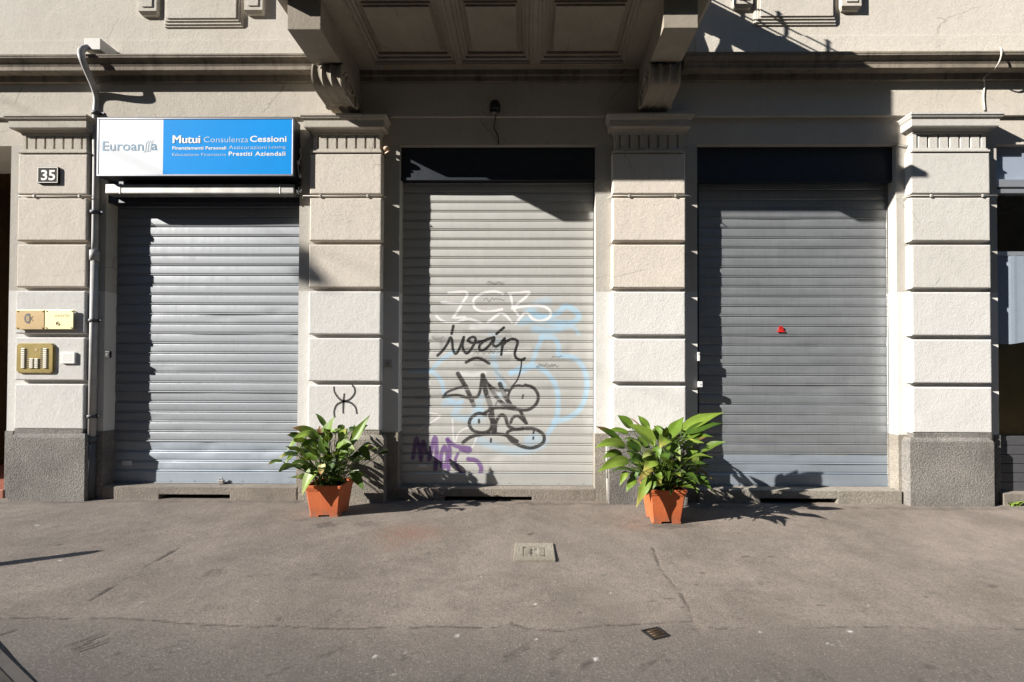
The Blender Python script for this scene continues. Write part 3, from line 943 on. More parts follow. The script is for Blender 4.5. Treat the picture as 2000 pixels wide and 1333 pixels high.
# pale blue sprayed letters (oldest layer)
S(Zc, [(275, 560), (330, 500), (400, 455)], 8, BLUE, 0.75, 0.6)
S(Zc, [(170, 560), (275, 560), (330, 610), (350, 680), (400, 730), (440, 720)], 8, BLUE, 0.75, 0.6)
S(Zc, [(700, 570), (760, 540), (850, 540), (920, 600), (950, 680), (950, 780), (930, 840), (900, 890)], 10, BLUE, 0.8, 0.5)
S(Zc, [(960, 475), (1040, 490), (1090, 550), (1105, 640), (1080, 740), (1020, 800), (930, 830)], 10, BLUE, 0.8, 0.5)
S(Zc, [(870, 375), (840, 440), (810, 520), (760, 560), (700, 565)], 9, BLUE, 0.75, 0.6)
S(Zc, [(860, 380), (930, 385), (955, 430), (950, 470)], 10, BLUE, 0.75, 0.5)
S(Zc, [(750, 295), (830, 285), (920, 300), (960, 325), (900, 345), (830, 335)], 15, BLUE, 0.75, 0.8)
S(Zc, [(790, 240), (850, 195), (900, 185)], 14, BLUE, 0.45, 0.9)
S(Zc, [(800, 240), (880, 270), (950, 250), (990, 215), (1040, 235), (1062, 270), (1030, 300), (950, 300)], 11, BLUE, 0.85, 0.5)
S(Zc, [(960, 335), (1030, 325), (1060, 360)], 7, BLUE, 0.6, 0.6)
S(Zc, [(610, 480), (625, 560), (660, 640), (640, 690)], 11, BLUE, 0.65, 0.7)
S(Zc, [(350, 730), (430, 730), (400, 790), (470, 810), (530, 770), (540, 700)], 13, BLUE, 0.6, 0.8)
S(Zc, [(500, 820), (540, 790), (520, 750)], 18, BLUE, 0.6, 0.8)
S(Zc, [(540, 930), (640, 965), (740, 985), (830, 965), (880, 930)], 16, BLUE, 0.55, 0.8)
S(Zc, [(790, 930), (830, 910)], 16, BLUE, 0.6, 0.8)
S(Zc, [(600, 350), (640, 440), (600, 500)], 16, BLUE, 0.35, 1.0)
S(Zc, [(500, 330), (580, 320), (640, 340)], 14, WHITE, 0.5, 0.9)
S(Zc, [(640, 450), (720, 450), (800, 440)], 8, WHITE, 0.35, 0.8)
S(Zc, [(430, 575), (500, 580), (560, 570)], 9, WHITE, 0.6, 0.7)
# smudges of stickers and felt pen
for q in ([(450, 350), (600, 345), (690, 350)], [(330, 410), (480, 415), (600, 410), (740, 415)], [(480, 500), (590, 505), (690, 500)], [(460, 450), (600, 455)], [(620, 560), (700, 640)], [(200, 700), (330, 690)], [(285, 380), (370, 385)], [(330, 400), (335, 440)], [(500, 375), (600, 380), (700, 372)], [(500, 480), (600, 485), (700, 480)], [(510, 525), (570, 530)], [(440, 430), (520, 440), (620, 430), (720, 440)], [(580, 92), (660, 92)]):
    S(Zc, q, 6, SMUD, 0.55, 1.0)
# white letters
for q in ([(330, 190), (540, 185), (480, 320), (400, 450), (390, 475), (520, 470)], [(250, 300), (430, 315), (620, 315)],
          [(955, 200), (860, 175), (720, 195), (620, 270), (630, 360), (720, 405), (840, 400), (945, 378)],
          [(1020, 195), (1140, 190), (1255, 180), (1215, 240), (1100, 335)], [(1040, 200), (1065, 330), (1080, 380), (1130, 445)],
          [(1060, 370), (1220, 340), (1400, 340), (1495, 395), (1490, 470), (1390, 512), (1300, 490), (1215, 420), (1100, 540)],
          [(190, 460), (270, 515), (400, 530), (480, 505), (570, 490), (700, 532)], [(780, 525), (870, 460), (930, 425), (985, 450), (1060, 530)]):
    S(Za, q, 5.2, WHITE, 1.0, 0.25)
for q in ([(265, 780), (325, 795), (270, 835), (210, 870)], [(390, 815), (393, 880), (398, 945)], [(405, 940), (425, 885), (480, 860), (520, 885), (505, 945), (480, 985)]):
    S(Zc, q, 3.2, WHITE, 0.7, 0.5)
# handwritten first name in black
for q in ([(385, 570), (365, 660)],
          [(205, 910), (265, 850), (325, 760), (350, 705), (370, 740), (380, 840), (410, 890), (450, 840), (505, 700)],
          [(505, 700), (490, 800), (515, 870), (550, 882), (600, 820), (640, 740), (625, 700), (575, 710), (555, 745), (620, 765), (720, 745), (850, 700)],
          [(855, 705), (770, 725), (690, 790), (690, 850), (740, 845), (810, 780), (855, 710), (840, 780), (870, 805), (920, 780), (975, 715), (950, 800), (935, 900)],
          [(945, 800), (1000, 745), (1070, 720), (1122, 750), (1105, 830), (1090, 890), (1110, 940), (1165, 962), (1205, 945)],
          [(880, 662), (965, 590)]):
    S(Za, q, 5.6, BLACK, 1.0, 0.15)
S(Za, [(530, 990), (620, 945), (700, 948), (795, 1002)], 6, CHAR, 1.0, 0.2)
S(Za, [(1168, 950), (1160, 1060), (1120, 1190), (1050, 1275)], 3.2, BLACK, 1.0, 0.2)
# large charcoal tag
for q, wd in (([(545, 145), (600, 240), (650, 340), (690, 440)], 9), ([(405, 365), (440, 320), (520, 285), (625, 255)], 5), ([(410, 355), (540, 345), (640, 370), (710, 365), (745, 320), (770, 165)], 6),
          ([(775, 160), (800, 300), (850, 460), (865, 560), (880, 690)], 10), ([(775, 165), (840, 255), (920, 300), (1010, 300)], 6), ([(835, 255), (900, 360), (980, 435), (1070, 460)], 8),
          ([(935, 240), (975, 340), (1045, 455)], 9), ([(1045, 450), (1010, 370), (1040, 285), (1095, 255), (1150, 260)], 5), ([(1170, 250), (1245, 275), (1290, 345), (1275, 420), (1210, 475), (1130, 482), (1000, 465), (880, 465), (810, 500), (780, 520)], 6.5),
          ([(800, 525), (730, 515), (665, 560), (650, 620), (690, 675), (770, 695), (840, 670), (862, 600), (835, 530)], 7),
          ([(890, 690), (900, 590), (945, 530), (985, 550), (1010, 625), (1070, 660), (1155, 655)], 7), ([(1035, 600), (1055, 555), (1105, 540), (1175, 602)], 6), ([(1125, 490), (1150, 545), (1180, 605)], 7),
          ([(590, 785), (660, 735), (760, 712), (880, 705), (1000, 720), (1095, 772)], 7), ([(1010, 730), (1005, 690), (1060, 665), (1150, 658)], 6),
          ([(1180, 655), (1265, 662), (1340, 715), (1335, 785), (1250, 832), (1150, 825), (1050, 775), (1000, 715)], 7),
          ([(740, 575), (740, 598)], 5), ([(1150, 345), (1145, 372)], 4), ([(905, 412), (892, 440)], 3.5), ([(1250, 680), (1246, 700)], 4), ([(1246, 735), (1244, 752)], 4), ([(852, 752), (850, 778)], 4.5)):
    S(Zb, q, wd, CHAR, 0.96, 0.25)
# purple letters low on the left
for q, wd in (([(125, 930), (160, 745), (195, 920)], 8), ([(200, 950), (220, 775), (250, 880)], 8), ([(275, 940), (330, 740), (345, 880), (335, 1030)], 9), ([(400, 1010), (385, 920), (420, 820), (445, 920), (420, 1010), (395, 1000)], 8),
          ([(450, 755), (470, 860), (455, 1035)], 8), ([(445, 760), (530, 820), (650, 840), (640, 870), (570, 850)], 8), ([(545, 885), (520, 960), (570, 1060), (640, 1085)], 6), ([(640, 940), (715, 955), (760, 1020), (735, 1095), (670, 1090)], 9)):
    S(Zb, q, wd, PURP, 0.9, 0.35)
rs = np.random.default_rng(5)
def scribble(px, py, wpx, n):
    pts = [(px + wpx * i / n, py + rs.normal(0, 2.2)) for i in range(n + 1)]
    STROKES.append((pts, 1.6, (0.10, 0.095, 0.09), 0.75, 0.4))
for q in ((953, 553, 30, 9), (945, 586, 40, 12), (1047, 717, 44, 16), (1048, 714, 38, 14), (845, 660, 22, 8), (1078, 697, 20, 6), (925, 690, 50, 18), (900, 684, 90, 22)):
    scribble(*q)

def paint_layer(X, Z, y):
    """RGBA paint for every vertex of the curtain"""
    shp = X.shape
    rgb = np.zeros(shp + (3,)); al = np.zeros(shp)
    mpp = 5.14 / 850.0
    for pts, wpx, colr, alpha, soft in STROKES:
        ln = smooth_line(pts, 6)
        w3 = [P(a, b2, y) for a, b2 in ln]
        hw = wpx * mpp / 2
        sf = max(0.006, hw * soft * 2)
        xa = np.array([p.x for p in w3]); za = np.array([p.z for p in w3])
        pad = hw + sf
        cx = np.where((X[0] > xa.min() - pad) & (X[0] < xa.max() + pad))[0]
        cz = np.where((Z[:, 0] > za.min() - pad) & (Z[:, 0] < za.max() + pad))[0]
        if len(cx) == 0 or len(cz) == 0: continue
        sl = np.s_[cz[0]:cz[-1] + 1, cx[0]:cx[-1] + 1]
        xs, zs = X[sl], Z[sl]
        best = np.full(xs.shape, 9.0)
        for i in range(len(xa) - 1):
            dx, dz = xa[i + 1] - xa[i], za[i + 1] - za[i]
            L2 = dx * dx + dz * dz + 1e-12
            t = np.clip(((xs - xa[i]) * dx + (zs - za[i]) * dz) / L2, 0, 1)
            dd = np.hypot(xs - xa[i] - t * dx, zs - za[i] - t * dz)
            best = np.minimum(best, dd)
        a = np.clip((hw + sf / 2 - best) / sf, 0, 1)
        a = a * a * (3 - 2 * a) * alpha
        A0 = al[sl]
        na = a + A0 * (1 - a)
        C0 = rgb[sl]
        rgb[sl] = np.where(na[..., None] > 1e-4, (np.array(kc(colr)) * a[..., None] + C0 * (A0 * (1 - a))[..., None]) / np.maximum(na, 1e-4)[..., None], 0)
        al[sl] = na
    return np.concatenate([rgb, al[..., None]], -1)

def shutter(x0, x1, ztop, zbase, pitch, m, label, cols, n_flat, seed, paint=False, newer=0, push=0.0):
    root = empty('roller_shutter', ((x0 + x1) / 2, D_SH, zbase), label, 'roller shutter', 'closed roller shutters along the facade')
    zc0 = zbase + 0.135
    split = zc0 + newer * pitch
    if newer:
        X, Y, Z = curtain(x0, x1, zc0, split, pitch, cols, n_flat, seed + 50)
        grid_obj('lower_slats', X, Y, Z, M['shut_base'], root)
    X, Y, Z = curtain(x0, x1, split, ztop, pitch, cols, n_flat, seed, gd=0.013 if paint else 0.007, bd=0.003 if paint else 0.006)
    colr = paint_layer(X, Z, D_SH) if paint else None
    if paint:
        colr[..., 3] *= np.where(Y - D_SH > 0.0085, 0.6, 1.0)      # paint misses the grooves
    grid_obj('slats', X, Y, Z, m, root, colr)
    bb = MB()
    bb.box(x0, x1, D_SH - 0.004, D_SH + 0.03, zbase + 0.014, zc0 - 0.002, bevel=0.004)
    bb.box(x0, x1, D_SH - 0.012, D_SH + 0.03, zbase + 0.002, zbase + 0.013, bevel=0.002)
    for i in range(8):
        xr_ = x0 + (x1 - x0) * (i + 0.5) / 8
        bb.ring_y(xr_, zbase + 0.026, D_SH - 0.008, D_SH, 0.006, 8)
    bar = bb.build('bottom_bar', M['shut_base'] if newer else M['shut_midbar'], root)
    for xx, sg in ((x0, 1), (x1, -1)):
        gd = MB()
        gd.box(xx - sg * 0.004, xx + sg * 0.022, D_SH - 0.022, D_SH - 0.016, zbase, ztop)
        gd.box(xx - sg * 0.004, xx, D_SH - 0.016, D_SH + 0.04, zbase, ztop)
        gd.build('guide_rail', M['housing_dark'], root)
    return root, bar

ZS = 0.150
def top_z(py): return PZ(py, D_SH)
# left
shL, barL = shutter(PX(222, D_SH), PX(584, D_SH) + 0.06, top_z(398), ZS - 0.004, 0.1165, M['shut_left'], 'light grey galvanised roller shutter under the blue and white sign box', 30, 9, 3, newer=3)
h = MB()
h.tube([(PX(203, -0.04), -0.015, PZ(368, -0.03)), (PX(574, -0.04), -0.015, PZ(368, -0.03))], 0.006, 6)
h.box(PX(202, -0.095), PX(572, -0.095), -0.095, 0.02, PZ(378, -0.095), PZ(359, -0.095), bevel=0.012)
for pxx in (226, 541):
    h.box(PX(pxx, -0.12), PX(pxx + 2.5, -0.12), -0.099, 0.02, PZ(379, -0.095), PZ(358.5, -0.095), bevel=0.004)
h.build('housing', M['steel'], shL)
h = MB(); h.box(O1[0], O1[1], 0.02, 0.20, PZ(396, 0.02), Z_OPEN)
h.build('header_panel', M['housing_dark'], shL)
pk = MB()
pc = P(432, 942, 0.10)
pk.box(pc.x - 0.035, pc.x + 0.035, 0.085, 0.115, ZS, ZS + 0.045, bevel=0.008)
pk.tube([(pc.x + 0.02 * math.cos(a), 0.10, ZS + 0.045 + 0.024 * math.sin(a)) for a in np.linspace(0, math.pi, 9)], 0.005, 6)
pk.build('padlock', M['steel'], shL)
lb = MB(); lb.box(PX(238, 0.13, 910), PX(258, 0.13, 910), D_SH - 0.010, D_SH - 0.006, PZ(913, D_SH), PZ(904, D_SH))
lb.build('maker_label', M['alu'], shL)
# middle
shM, barM = shutter(PX(781, D_SH), PX(1162, D_SH), top_z(353), ZS - 0.008, 0.1105, M['shut_mid'], 'beige roller shutter covered in black, white, blue and purple graffiti', 360, 15, 4, paint=True)
h = MB()
h.box(O2[0] + 0.002, O2[1] - 0.002, 0.05, 0.30, PZ(350, 0.05), Z_OPEN - 0.002)
h.box(O2[0] + 0.002, O2[1] - 0.002, 0.03, 0.06, PZ(352, 0.03), PZ(347, 0.03))
h.build('housing', M['housing_dark'], shM)
lb = MB(); lb.box(PX(818, 0.13, 910), PX(836, 0.13, 910), D_SH - 0.010, D_SH - 0.006, PZ(914, D_SH), PZ(908, D_SH))
lb.build('maker_label', M['alu'], shM)
# right
shR, barR = shutter(PX(1360, D_SH), PX(1735, D_SH), top_z(353), ZS, 0.1155, M['shut_right'], 'dark steel roller shutter with a small red sticker', 30, 9, 9, newer=2)
h = MB()
h.box(O3[0] + 0.002, O3[1] - 0.002, 0.05, 0.30, PZ(354, 0.05), Z_OPEN - 0.002)
h.box(O3[0] + 0.002, O3[1] - 0.03, 0.03, 0.06, PZ(357, 0.03), PZ(351, 0.03))
h.build('housing', M['housing_dark'], shR)
sc = P(1525, 643, D_SH - 0.007)
st = MB()
st.ring_y(sc.x, sc.z + 0.004, D_SH - 0.012, D_SH - 0.006, 0.029, 20)
st.box(sc.x - 0.029, sc.x + 0.029, D_SH - 0.011, D_SH - 0.006, sc.z - 0.016, sc.z + 0.002)
st.box(sc.x - 0.045, sc.x + 0.045, D_SH - 0.0115, D_SH - 0.006, sc.z - 0.036, sc.z - 0.022)
so = st.build('sticker', M['red'], shR)
s2 = MB()
a_ = np.linspace(-0.4, math.pi + 0.4, 12)
s2.tube([(sc.x + 0.014 * math.cos(t), D_SH - 0.0125, sc.z + 0.004 + 0.014 * math.sin(t)) for t in a_], 0.0028, 5)
s2.build('emblem', M['ink'], so)

# =================================================================== SIGN BOX
yF = -0.175
sx0, sx1 = PX(190, yF, 290), PX(573, yF, 290)
sz0, sz1 = PZ(344, yF, 380), PZ(230.5, yF, 380)
sgn = empty('shop_sign', ((sx0 + sx1) / 2, yF, sz0), 'long white and blue sign box reading Mutui Consulenza Cessioni above the left shutter', 'shop sign')
q = MB(); q.box(sx0, sx1, yF + 0.006, -0.03, sz0, sz1, bevel=0.004)
q.build('box', M['sign_side'], sgn)
q = MB()
fw = 0.018
q.box(sx0 - 0.002, sx1 + 0.002, yF - 0.004, yF + 0.02, sz1 - fw, sz1 + 0.002, bevel=0.003); q.box(sx0 - 0.002, sx1 + 0.002, yF - 0.004, yF + 0.02, sz0 - 0.002, sz0 + fw, bevel=0.003)
q.box(sx0 - 0.002, sx0 + fw, yF - 0.003, yF + 0.02, sz0 + fw, sz1 - fw, bevel=0.003); q.box(sx1 - fw * 0.8, sx1 + 0.002, yF - 0.003, yF + 0.02, sz0 + fw, sz1 - fw, bevel=0.003)
q.build('frame', M['sign_frame'], sgn)
xm = PX(318.5, yF, 290)
q = MB(); q.box(sx0 + fw, xm, yF, yF + 0.004, sz0 + fw, sz1 - fw)
wp = q.build('white_panel', M['sign_white'], sgn)
q = MB(); q.box(xm + 0.0005, sx1 - fw, yF, yF + 0.004, sz0 + fw, sz1 - fw)
bp = q.build('blue_panel', M['sign_blue'], sgn)
yT = yF - 0.0015
def SX(u): return PX(180 + u / 4.545, yT, 300)
def SZ(v, u=1000): return PZ(210 + v / 4.545, yT, 180 + u / 4.545)
q = None
def word(*a, m='sign_text'):
    t = MB(); add_text(t, *a); t.build('lettering', M[m], bp)
t = MB()
for k in range(4):
    add_text(t, 'Mutui', SX(712) + 0.0035 * k, SX(952) + 0.0035 * k, SZ(318), SZ(245) - SZ(318), yT - 0.0005 * k)
t.build('lettering', M['sign_text'], bp)
word('Cessioni', SX(1400), SX(1724), SZ(307), SZ(252) - SZ(307), yT, 0.020)
word('Finanziamenti Personali', SX(712), SX(1190), SZ(374), SZ(345) - SZ(374), yT, 0.018)
word('Prestiti Aziendali', SX(1212), SX(1716), SZ(430), SZ(392) - SZ(430), yT, 0.020, 1.08)
word('Consulenza', SX(990), SX(1384), SZ(311), SZ(258) - SZ(311), yT, -0.008, m='sign_pale')
word('Assicurazioni', SX(1212), SX(1548), SZ(372), SZ(336) - SZ(372), yT, -0.006, m='sign_pale')
word('Leasing', SX(1568), SX(1715), SZ(366), SZ(337) - SZ(366), yT, -0.008, m='sign_pale')
word('Educazione Finanziaria', SX(712), SX(1188), SZ(431), SZ(404) - SZ(431), yT, -0.008, m='sign_pale')
q = MB()
add_text(q, 'Euroan', SX(92), SX(455), SZ(384, 300), SZ(296, 300) - SZ(384, 300), yT, 0.006)
add_text(q, 'a', SX(525), SX(578), SZ(380, 550), SZ(296, 300) - SZ(384, 300), yT, 0.006)
for i in range(3):
    u = 458 + i * 22
    ribbon(q, smooth_line([(SX(u), SZ(400 - i * 3)), (SX(u + 16), SZ(378)), (SX(u + 22), SZ(325)), (SX(u + 40), SZ(298 - i * 3))], 6), 0.0026, yT - 0.0005 * i)
q.build('emblem_lettering', M['sign_logo'], wp)

# tangled cables beside the sign
tc = MB()
r2 = random.Random(4)
def PW(px, py, y): return tuple(P(px, py, y))
pts = [PW(588, 286, -0.05), PW(584, 300, -0.06), PW(586, 312, -0.05), PW(583, 326, -0.07), PW(585, 340, -0.06), PW(580, 354, -0.05), PW(578, 366, -0.06), PW(574, 380, -0.07), PW(577, 386, -0.06), PW(581, 376, -0.06), PW(579, 362, -0.05)]
tc.tube(smooth_line(pts, 5), 0.006, 6)
for k in range(5):
    pp = [PW(574 + r2.uniform(-3, 16), 344 + r2.uniform(0, 40), -0.05 - r2.uniform(0, 0.05)) for _ in range(7)]
    tc.tube(smooth_line(pp, 5), 0.0045, 5)
tco = tc.build('tangled_cable', M['wire_dark'], None, PW(588, 286, -0.05))
tag(tco, 'tangle of black cables hanging beside the right end of the sign box', 'cable')
tc2 = MB(); tc2.tube(smooth_line([PW(590, 283, -0.03), PW(586, 296, -0.08), PW(588, 305, -0.08), PW(583, 318, -0.085), PW(582, 330, -0.085), PW(585, 345, -0.08)], 6), 0.005, 6)
for a in ((583, 318), (586, 344)):
    c = P(a[0], a[1], -0.085)
    tc2.box(c.x - 0.012, c.x + 0.012, -0.10, -0.075, c.z - 0.02, c.z + 0.02, bevel=0.004)
tc2.build('white_core', M['wire_white'], tco)

# =================================================================== DRAINPIPE
YP = -0.040
xp = PX(185, YP, 500)
dp = empty('drainpipe', (xp, YP, 0.0), 'grey drainpipe running down beside the left pilaster from a white box on the cornice', 'drainpipe')
q = MB()
q.tube([(xp, YP, 0.62), (xp, YP, 2.82)], 0.036, 14)
q.tube([(xp, YP, 2.74), (xp, YP, 2.86)], 0.046, 14)
top = [(xp, YP, 2.8), (xp, YP, 3.8), PW(187, 235, YP), PW(189, 195, YP), PW(184, 172, -0.09), PW(173, 146, -0.19), PW(163, 122, -0.265), PW(158, 106, -0.275), PW(162, 96, -0.25), PW(172, 93, -0.20)]
q.tube(smooth_line(top, 6), 0.031, 14)
q.build('pipe', M['pipe'], dp)
q = MB()
q.tube([(xp - 0.005, YP, 0.0), (xp - 0.005, YP, 0.70)], 0.046, 14)
q.tube([(xp - 0.005, YP, 0.66), (xp - 0.005, YP, 0.72)], 0.053, 14)
q.build('foot', M['pipe_dark'], dp)
for zc in (0.95, 2.05, 3.3, 4.45):
    q = MB()
    q.tube([(xp, YP, zc - 0.018), (xp, YP, zc + 0.018)], 0.047, 14)
    q.box(xp + 0.03, xp + 0.085, YP - 0.006, YP + 0.006, zc - 0.015, zc + 0.015)
    q.build('clamp', M['pipe_dark'], dp)
bx = MB()
bx.box(PX(164, -0.22, 85), PX(196, -0.22, 85), -0.22, 0.0, PZ(97, -0.22, 180), PZ(75, -0.22, 180), bevel=0.006)
bx.build('junction_box', M['white_box'], dp)

# =================================================================== SMALL THINGS ON THE LEFT PILASTER
Yf = -0.0870
# house number
nx0, nx1 = PX(77, Yf, 345), PX(118, Yf, 345); nz0, nz1 = PZ(360, Yf, 97), PZ(328, Yf, 97)
nb = empty('house_number', ((nx0 + nx1) / 2, Yf, nz0), 'small dark house number plate with white numerals 35 on the left pilaster', 'house number')
q = MB(); q.box(nx0, nx1, Yf - 0.022, Yf, nz0, nz1, bevel=0.007)
q.build('plate', M['enamel'], nb)
q = MB()
for a in ((nx0 + 0.008, nx1 - 0.008, nz0 + 0.006, nz0 + 0.013), (nx0 + 0.008, nx1 - 0.008, nz1 - 0.013, nz1 - 0.006), (nx0 + 0.006, nx0 + 0.013, nz0 + 0.013, nz1 - 0.013), (nx1 - 0.013, nx1 - 0.006, nz0 + 0.013, nz1 - 0.013)):
    q.box(a[0], a[1], Yf - 0.0245, Yf - 0.020, a[2], a[3])
q.build('border', M['enamel_num'], nb)
q = MB(); add_text(q, '35', nx0 + 0.045, nx1 - 0.035, nz0 + 0.038, (nz1 - nz0) - 0.072, Yf - 0.0235, 0.022)
q.build('numerals', M['enamel_num'], nb)
# brass plaques
def plaque(pa, pb, pt, pbm, m, label):
    x0, x1 = PX(pa, Yf, 625), PX(pb, Yf, 625); z0, z1 = PZ(pbm, Yf, 90), PZ(pt, Yf, 90)
    o = empty('plaque', ((x0 + x1) / 2, Yf, z0), label, 'plaque', 'brass plaques on the left pilaster')
    q = MB(); q.box(x0, x1, Yf - 0.036, Yf - 0.026, z0, z1, bevel=0.003)
    q.build('plate', m, o)
    q = MB()
    for sx in (x0 + 0.018, x1 - 0.018):
        for sz in (z0 + 0.016, z1 - 0.016):
            q = MB(); q.ring_y(sx, sz, Yf - 0.042, Yf - 0.0, 0.0065, 10)
            q.build('screw', M['brass'], o)
    return o, x0, x1, z0, z1
pa, x0, x1, z0, z1 = plaque(38.5, 93, 606.5, 644.5, M['brass_brown'], 'brown brass plaque with a black round BK monogram')
q = MB(); yy = Yf - 0.0375
cx, cz = x0 + (x1 - x0) * 0.44, z0 + (z1 - z0) * 0.56
hr = 0.058
q.quad([(cx + hr * math.cos(a) * 0.8, yy, cz + hr * math.sin(a)) for a in np.linspace(math.pi * 0.36, math.pi * 1.64, 18)])
add_text(q, 'K', cx + 0.018, cx + 0.062, cz - 0.032, 0.062, yy - 0.0004, -0.01)
q.build('monogram', M['ink'], pa)
q = MB(); add_text(q, 'B', cx - 0.020, cx + 0.016, cz - 0.029, 0.058, yy - 0.0008, 0.02)
q.build('letter', M['brass_brown'], pa)
pb, x0, x1, z0, z1 = plaque(94.5, 149.5, 606, 644, M['brass_pale'], 'pale yellow brass plaque with faint etched handwriting, right of the monogram plaque')
q = MB(); add_text(q, 'nverte', x0 + 0.115, x1 - 0.045, z1 - 0.085, 0.05, yy, -0.012, 1.1, shear=0.25)
q.build('etching', M['etch'], pb)
q = MB()
ccx, ccz = (x0 + x1) / 2 - 0.01, z0 + 0.065
q.tube([(ccx + 0.022 * math.cos(a), yy, ccz + 0.022 * math.sin(a)) for a in np.linspace(0.5, 6.0, 16)], 0.0022, 5)
q.tube([(ccx + 0.009 * math.cos(a), yy, ccz + 0.009 * math.sin(a)) for a in np.linspace(1.5, 7.0, 10)], 0.002, 5)
q.build('emblem', M['etch'], pb)
# intercom
ix0, ix1 = PX(35.5, Yf, 700), PX(108, Yf, 700); iz0, iz1 = PZ(729.5, Yf, 70), PZ(671, Yf, 70)
ic = empty('intercom', ((ix0 + ix1) / 2, Yf, iz0), 'brass intercom panel with columns of ivory bell buttons', 'intercom')
q = MB()
ch = 0.03
ring = lambda y, e: [(ix0 + e, y, iz0 + ch), (ix0 + ch, y, iz0 + e), (ix1 - ch, y, iz0 + e), (ix1 - e, y, iz0 + ch), (ix1 - e, y, iz1 - ch), (ix1 - ch, y, iz1 - e), (ix0 + ch, y, iz1 - e), (ix0 + e, y, iz1 - ch)]
q.loft([ring(Yf, 0.0), ring(Yf - 0.014, 0.0), ring(Yf - 0.022, 0.008)])
q.build('plate', M['brass'], ic)
def IU(u): return PX(u / 6.667, Yf, 700)
def IV(v): return PZ(560 + v / 6.667, Yf, 70)
q = MB(); q.ring_y(IU(498), IV(825), Yf - 0.0235, Yf - 0.02, 0.021, 18)
q.build('speaker', M['brass_brown'], ic)
q0 = None
for col, (u0, u1) in enumerate(((312, 358), (420, 464), (486, 530), (598, 640))):
    for rr_ in range(10):
        if col in (1, 2) and rr_ < 5: continue
        v = 816 + rr_ * 26.5
        if q0 is None:
            q = MB(); q.box(IU(312), IU(358), Yf - 0.032, Yf - 0.020, IV(v + 9), IV(v - 9), bevel=0.003)
            q0 = q.build('button', M['button'], ic); bx0, bz0 = IU(312), IV(v)
        else:
            o = q0.copy(); COL.objects.link(o); o.parent = ic
            o.location = (IU(u0) - bx0, 0, IV(v) - bz0)
q = MB()
for u0, u1 in ((366, 396), (400, 412), (536, 552), (556, 590)):
    for rr_ in range(10):
        if u0 in (400, 536) and rr_ < 5: continue
        v = 816 + rr_ * 26.5
        q.quad([(IU(u0), Yf - 0.0228, IV(v + 10)), (IU(u1), Yf - 0.0228, IV(v + 2)), (IU(u1), Yf - 0.0228, IV(v - 6)), (IU(u0), Yf - 0.0228, IV(v - 4))])
q.build('name_slots', M['ink'], ic)
# white plate
q = MB(); wx, wz = (PX(122, Yf, 700), PX(149.5, Yf, 700)), (PZ(710.5, Yf, 135), PZ(688.5, Yf, 135))
wo = MB(); wo.box(wx[0], wx[1], Yf - 0.022, Yf, wz[0], wz[1], bevel=0.004)
wpl = wo.build('wall_plate', M['white_plastic'], None, ((wx[0] + wx[1]) / 2, Yf, wz[0]))
tag(wpl, 'small blank white plastic plate right of the brass intercom', 'wall plate')
g = MB()
for i in range(4):
    z = wz[0] + 0.03 + i * 0.022
    g.box(wx[0] + 0.03, wx[1] - 0.03, Yf - 0.0232, Yf - 0.021, z, z + 0.002)
g.build('ruled_lines', M['wire'], wpl)

# =================================================================== SWITCHES, LAMPS, CABLES ON THE FACADE
def small_box(name, px, py, y, wpx, hpx, dep, m, label, cat, group=None):
    c = P(px, py, y)
    w2, h2 = wpx / 340.0, hpx / 340.0
    o = MB().box(c.x - w2, c.x + w2, y - dep, y, c.z - h2, c.z + h2, bevel=0.004).build(name, m, None, (c.x, y, c.z - h2))
    return tag(o, label, cat, group), c
ks, c = small_box('key_switch', 214, 693, 0.0, 9, 13, 0.03, M['black'], 'small black key switch on the jamb left of the left shutter', 'key switch')
q = MB(); q.ring_y(c.x, c.z, -0.034, -0.03, 0.010, 12); q.build('lock', M['steel'], ks)
swp, c = small_box('key_switch', 758.5, 711, 0.0, 13, 14, 0.012, M['wire'], 'flat grey key switch with an arrow, left of the graffiti shutter', 'key switch')
q = MB(); q.quad([(c.x - 0.008, -0.0135, c.z + 0.004), (c.x + 0.008, -0.0135, c.z + 0.004), (c.x, -0.0135, c.z + 0.022)]); q.box(c.x - 0.0025, c.x + 0.0025, -0.0135, -0.012, c.z - 0.02, c.z + 0.004)
q.build('arrow', M['ink'], swp)
ct, c = small_box('door_contact', 1363.5, 697, 0.0, 5, 17, 0.02, M['white_plastic'], 'upper of two white plastic contacts at the left edge of the dark shutter', 'door contact', 'white contacts by the dark shutter')
q = MB(); q.ring_y(c.x, c.z + 0.03, -0.023, -0.02, 0.006, 10); q.build('screw', M['steel'], ct)
ct, c = small_box('door_contact', 1366, 751, 0.0, 8, 11, 0.035, M['white_plastic'], 'lower, shorter of two white plastic contacts at the left edge of the dark shutter', 'door contact', 'white contacts by the dark shutter')
q = MB(); q.ring_y(c.x, c.z, -0.038, -0.035, 0.006, 10); q.build('screw', M['steel'], ct)

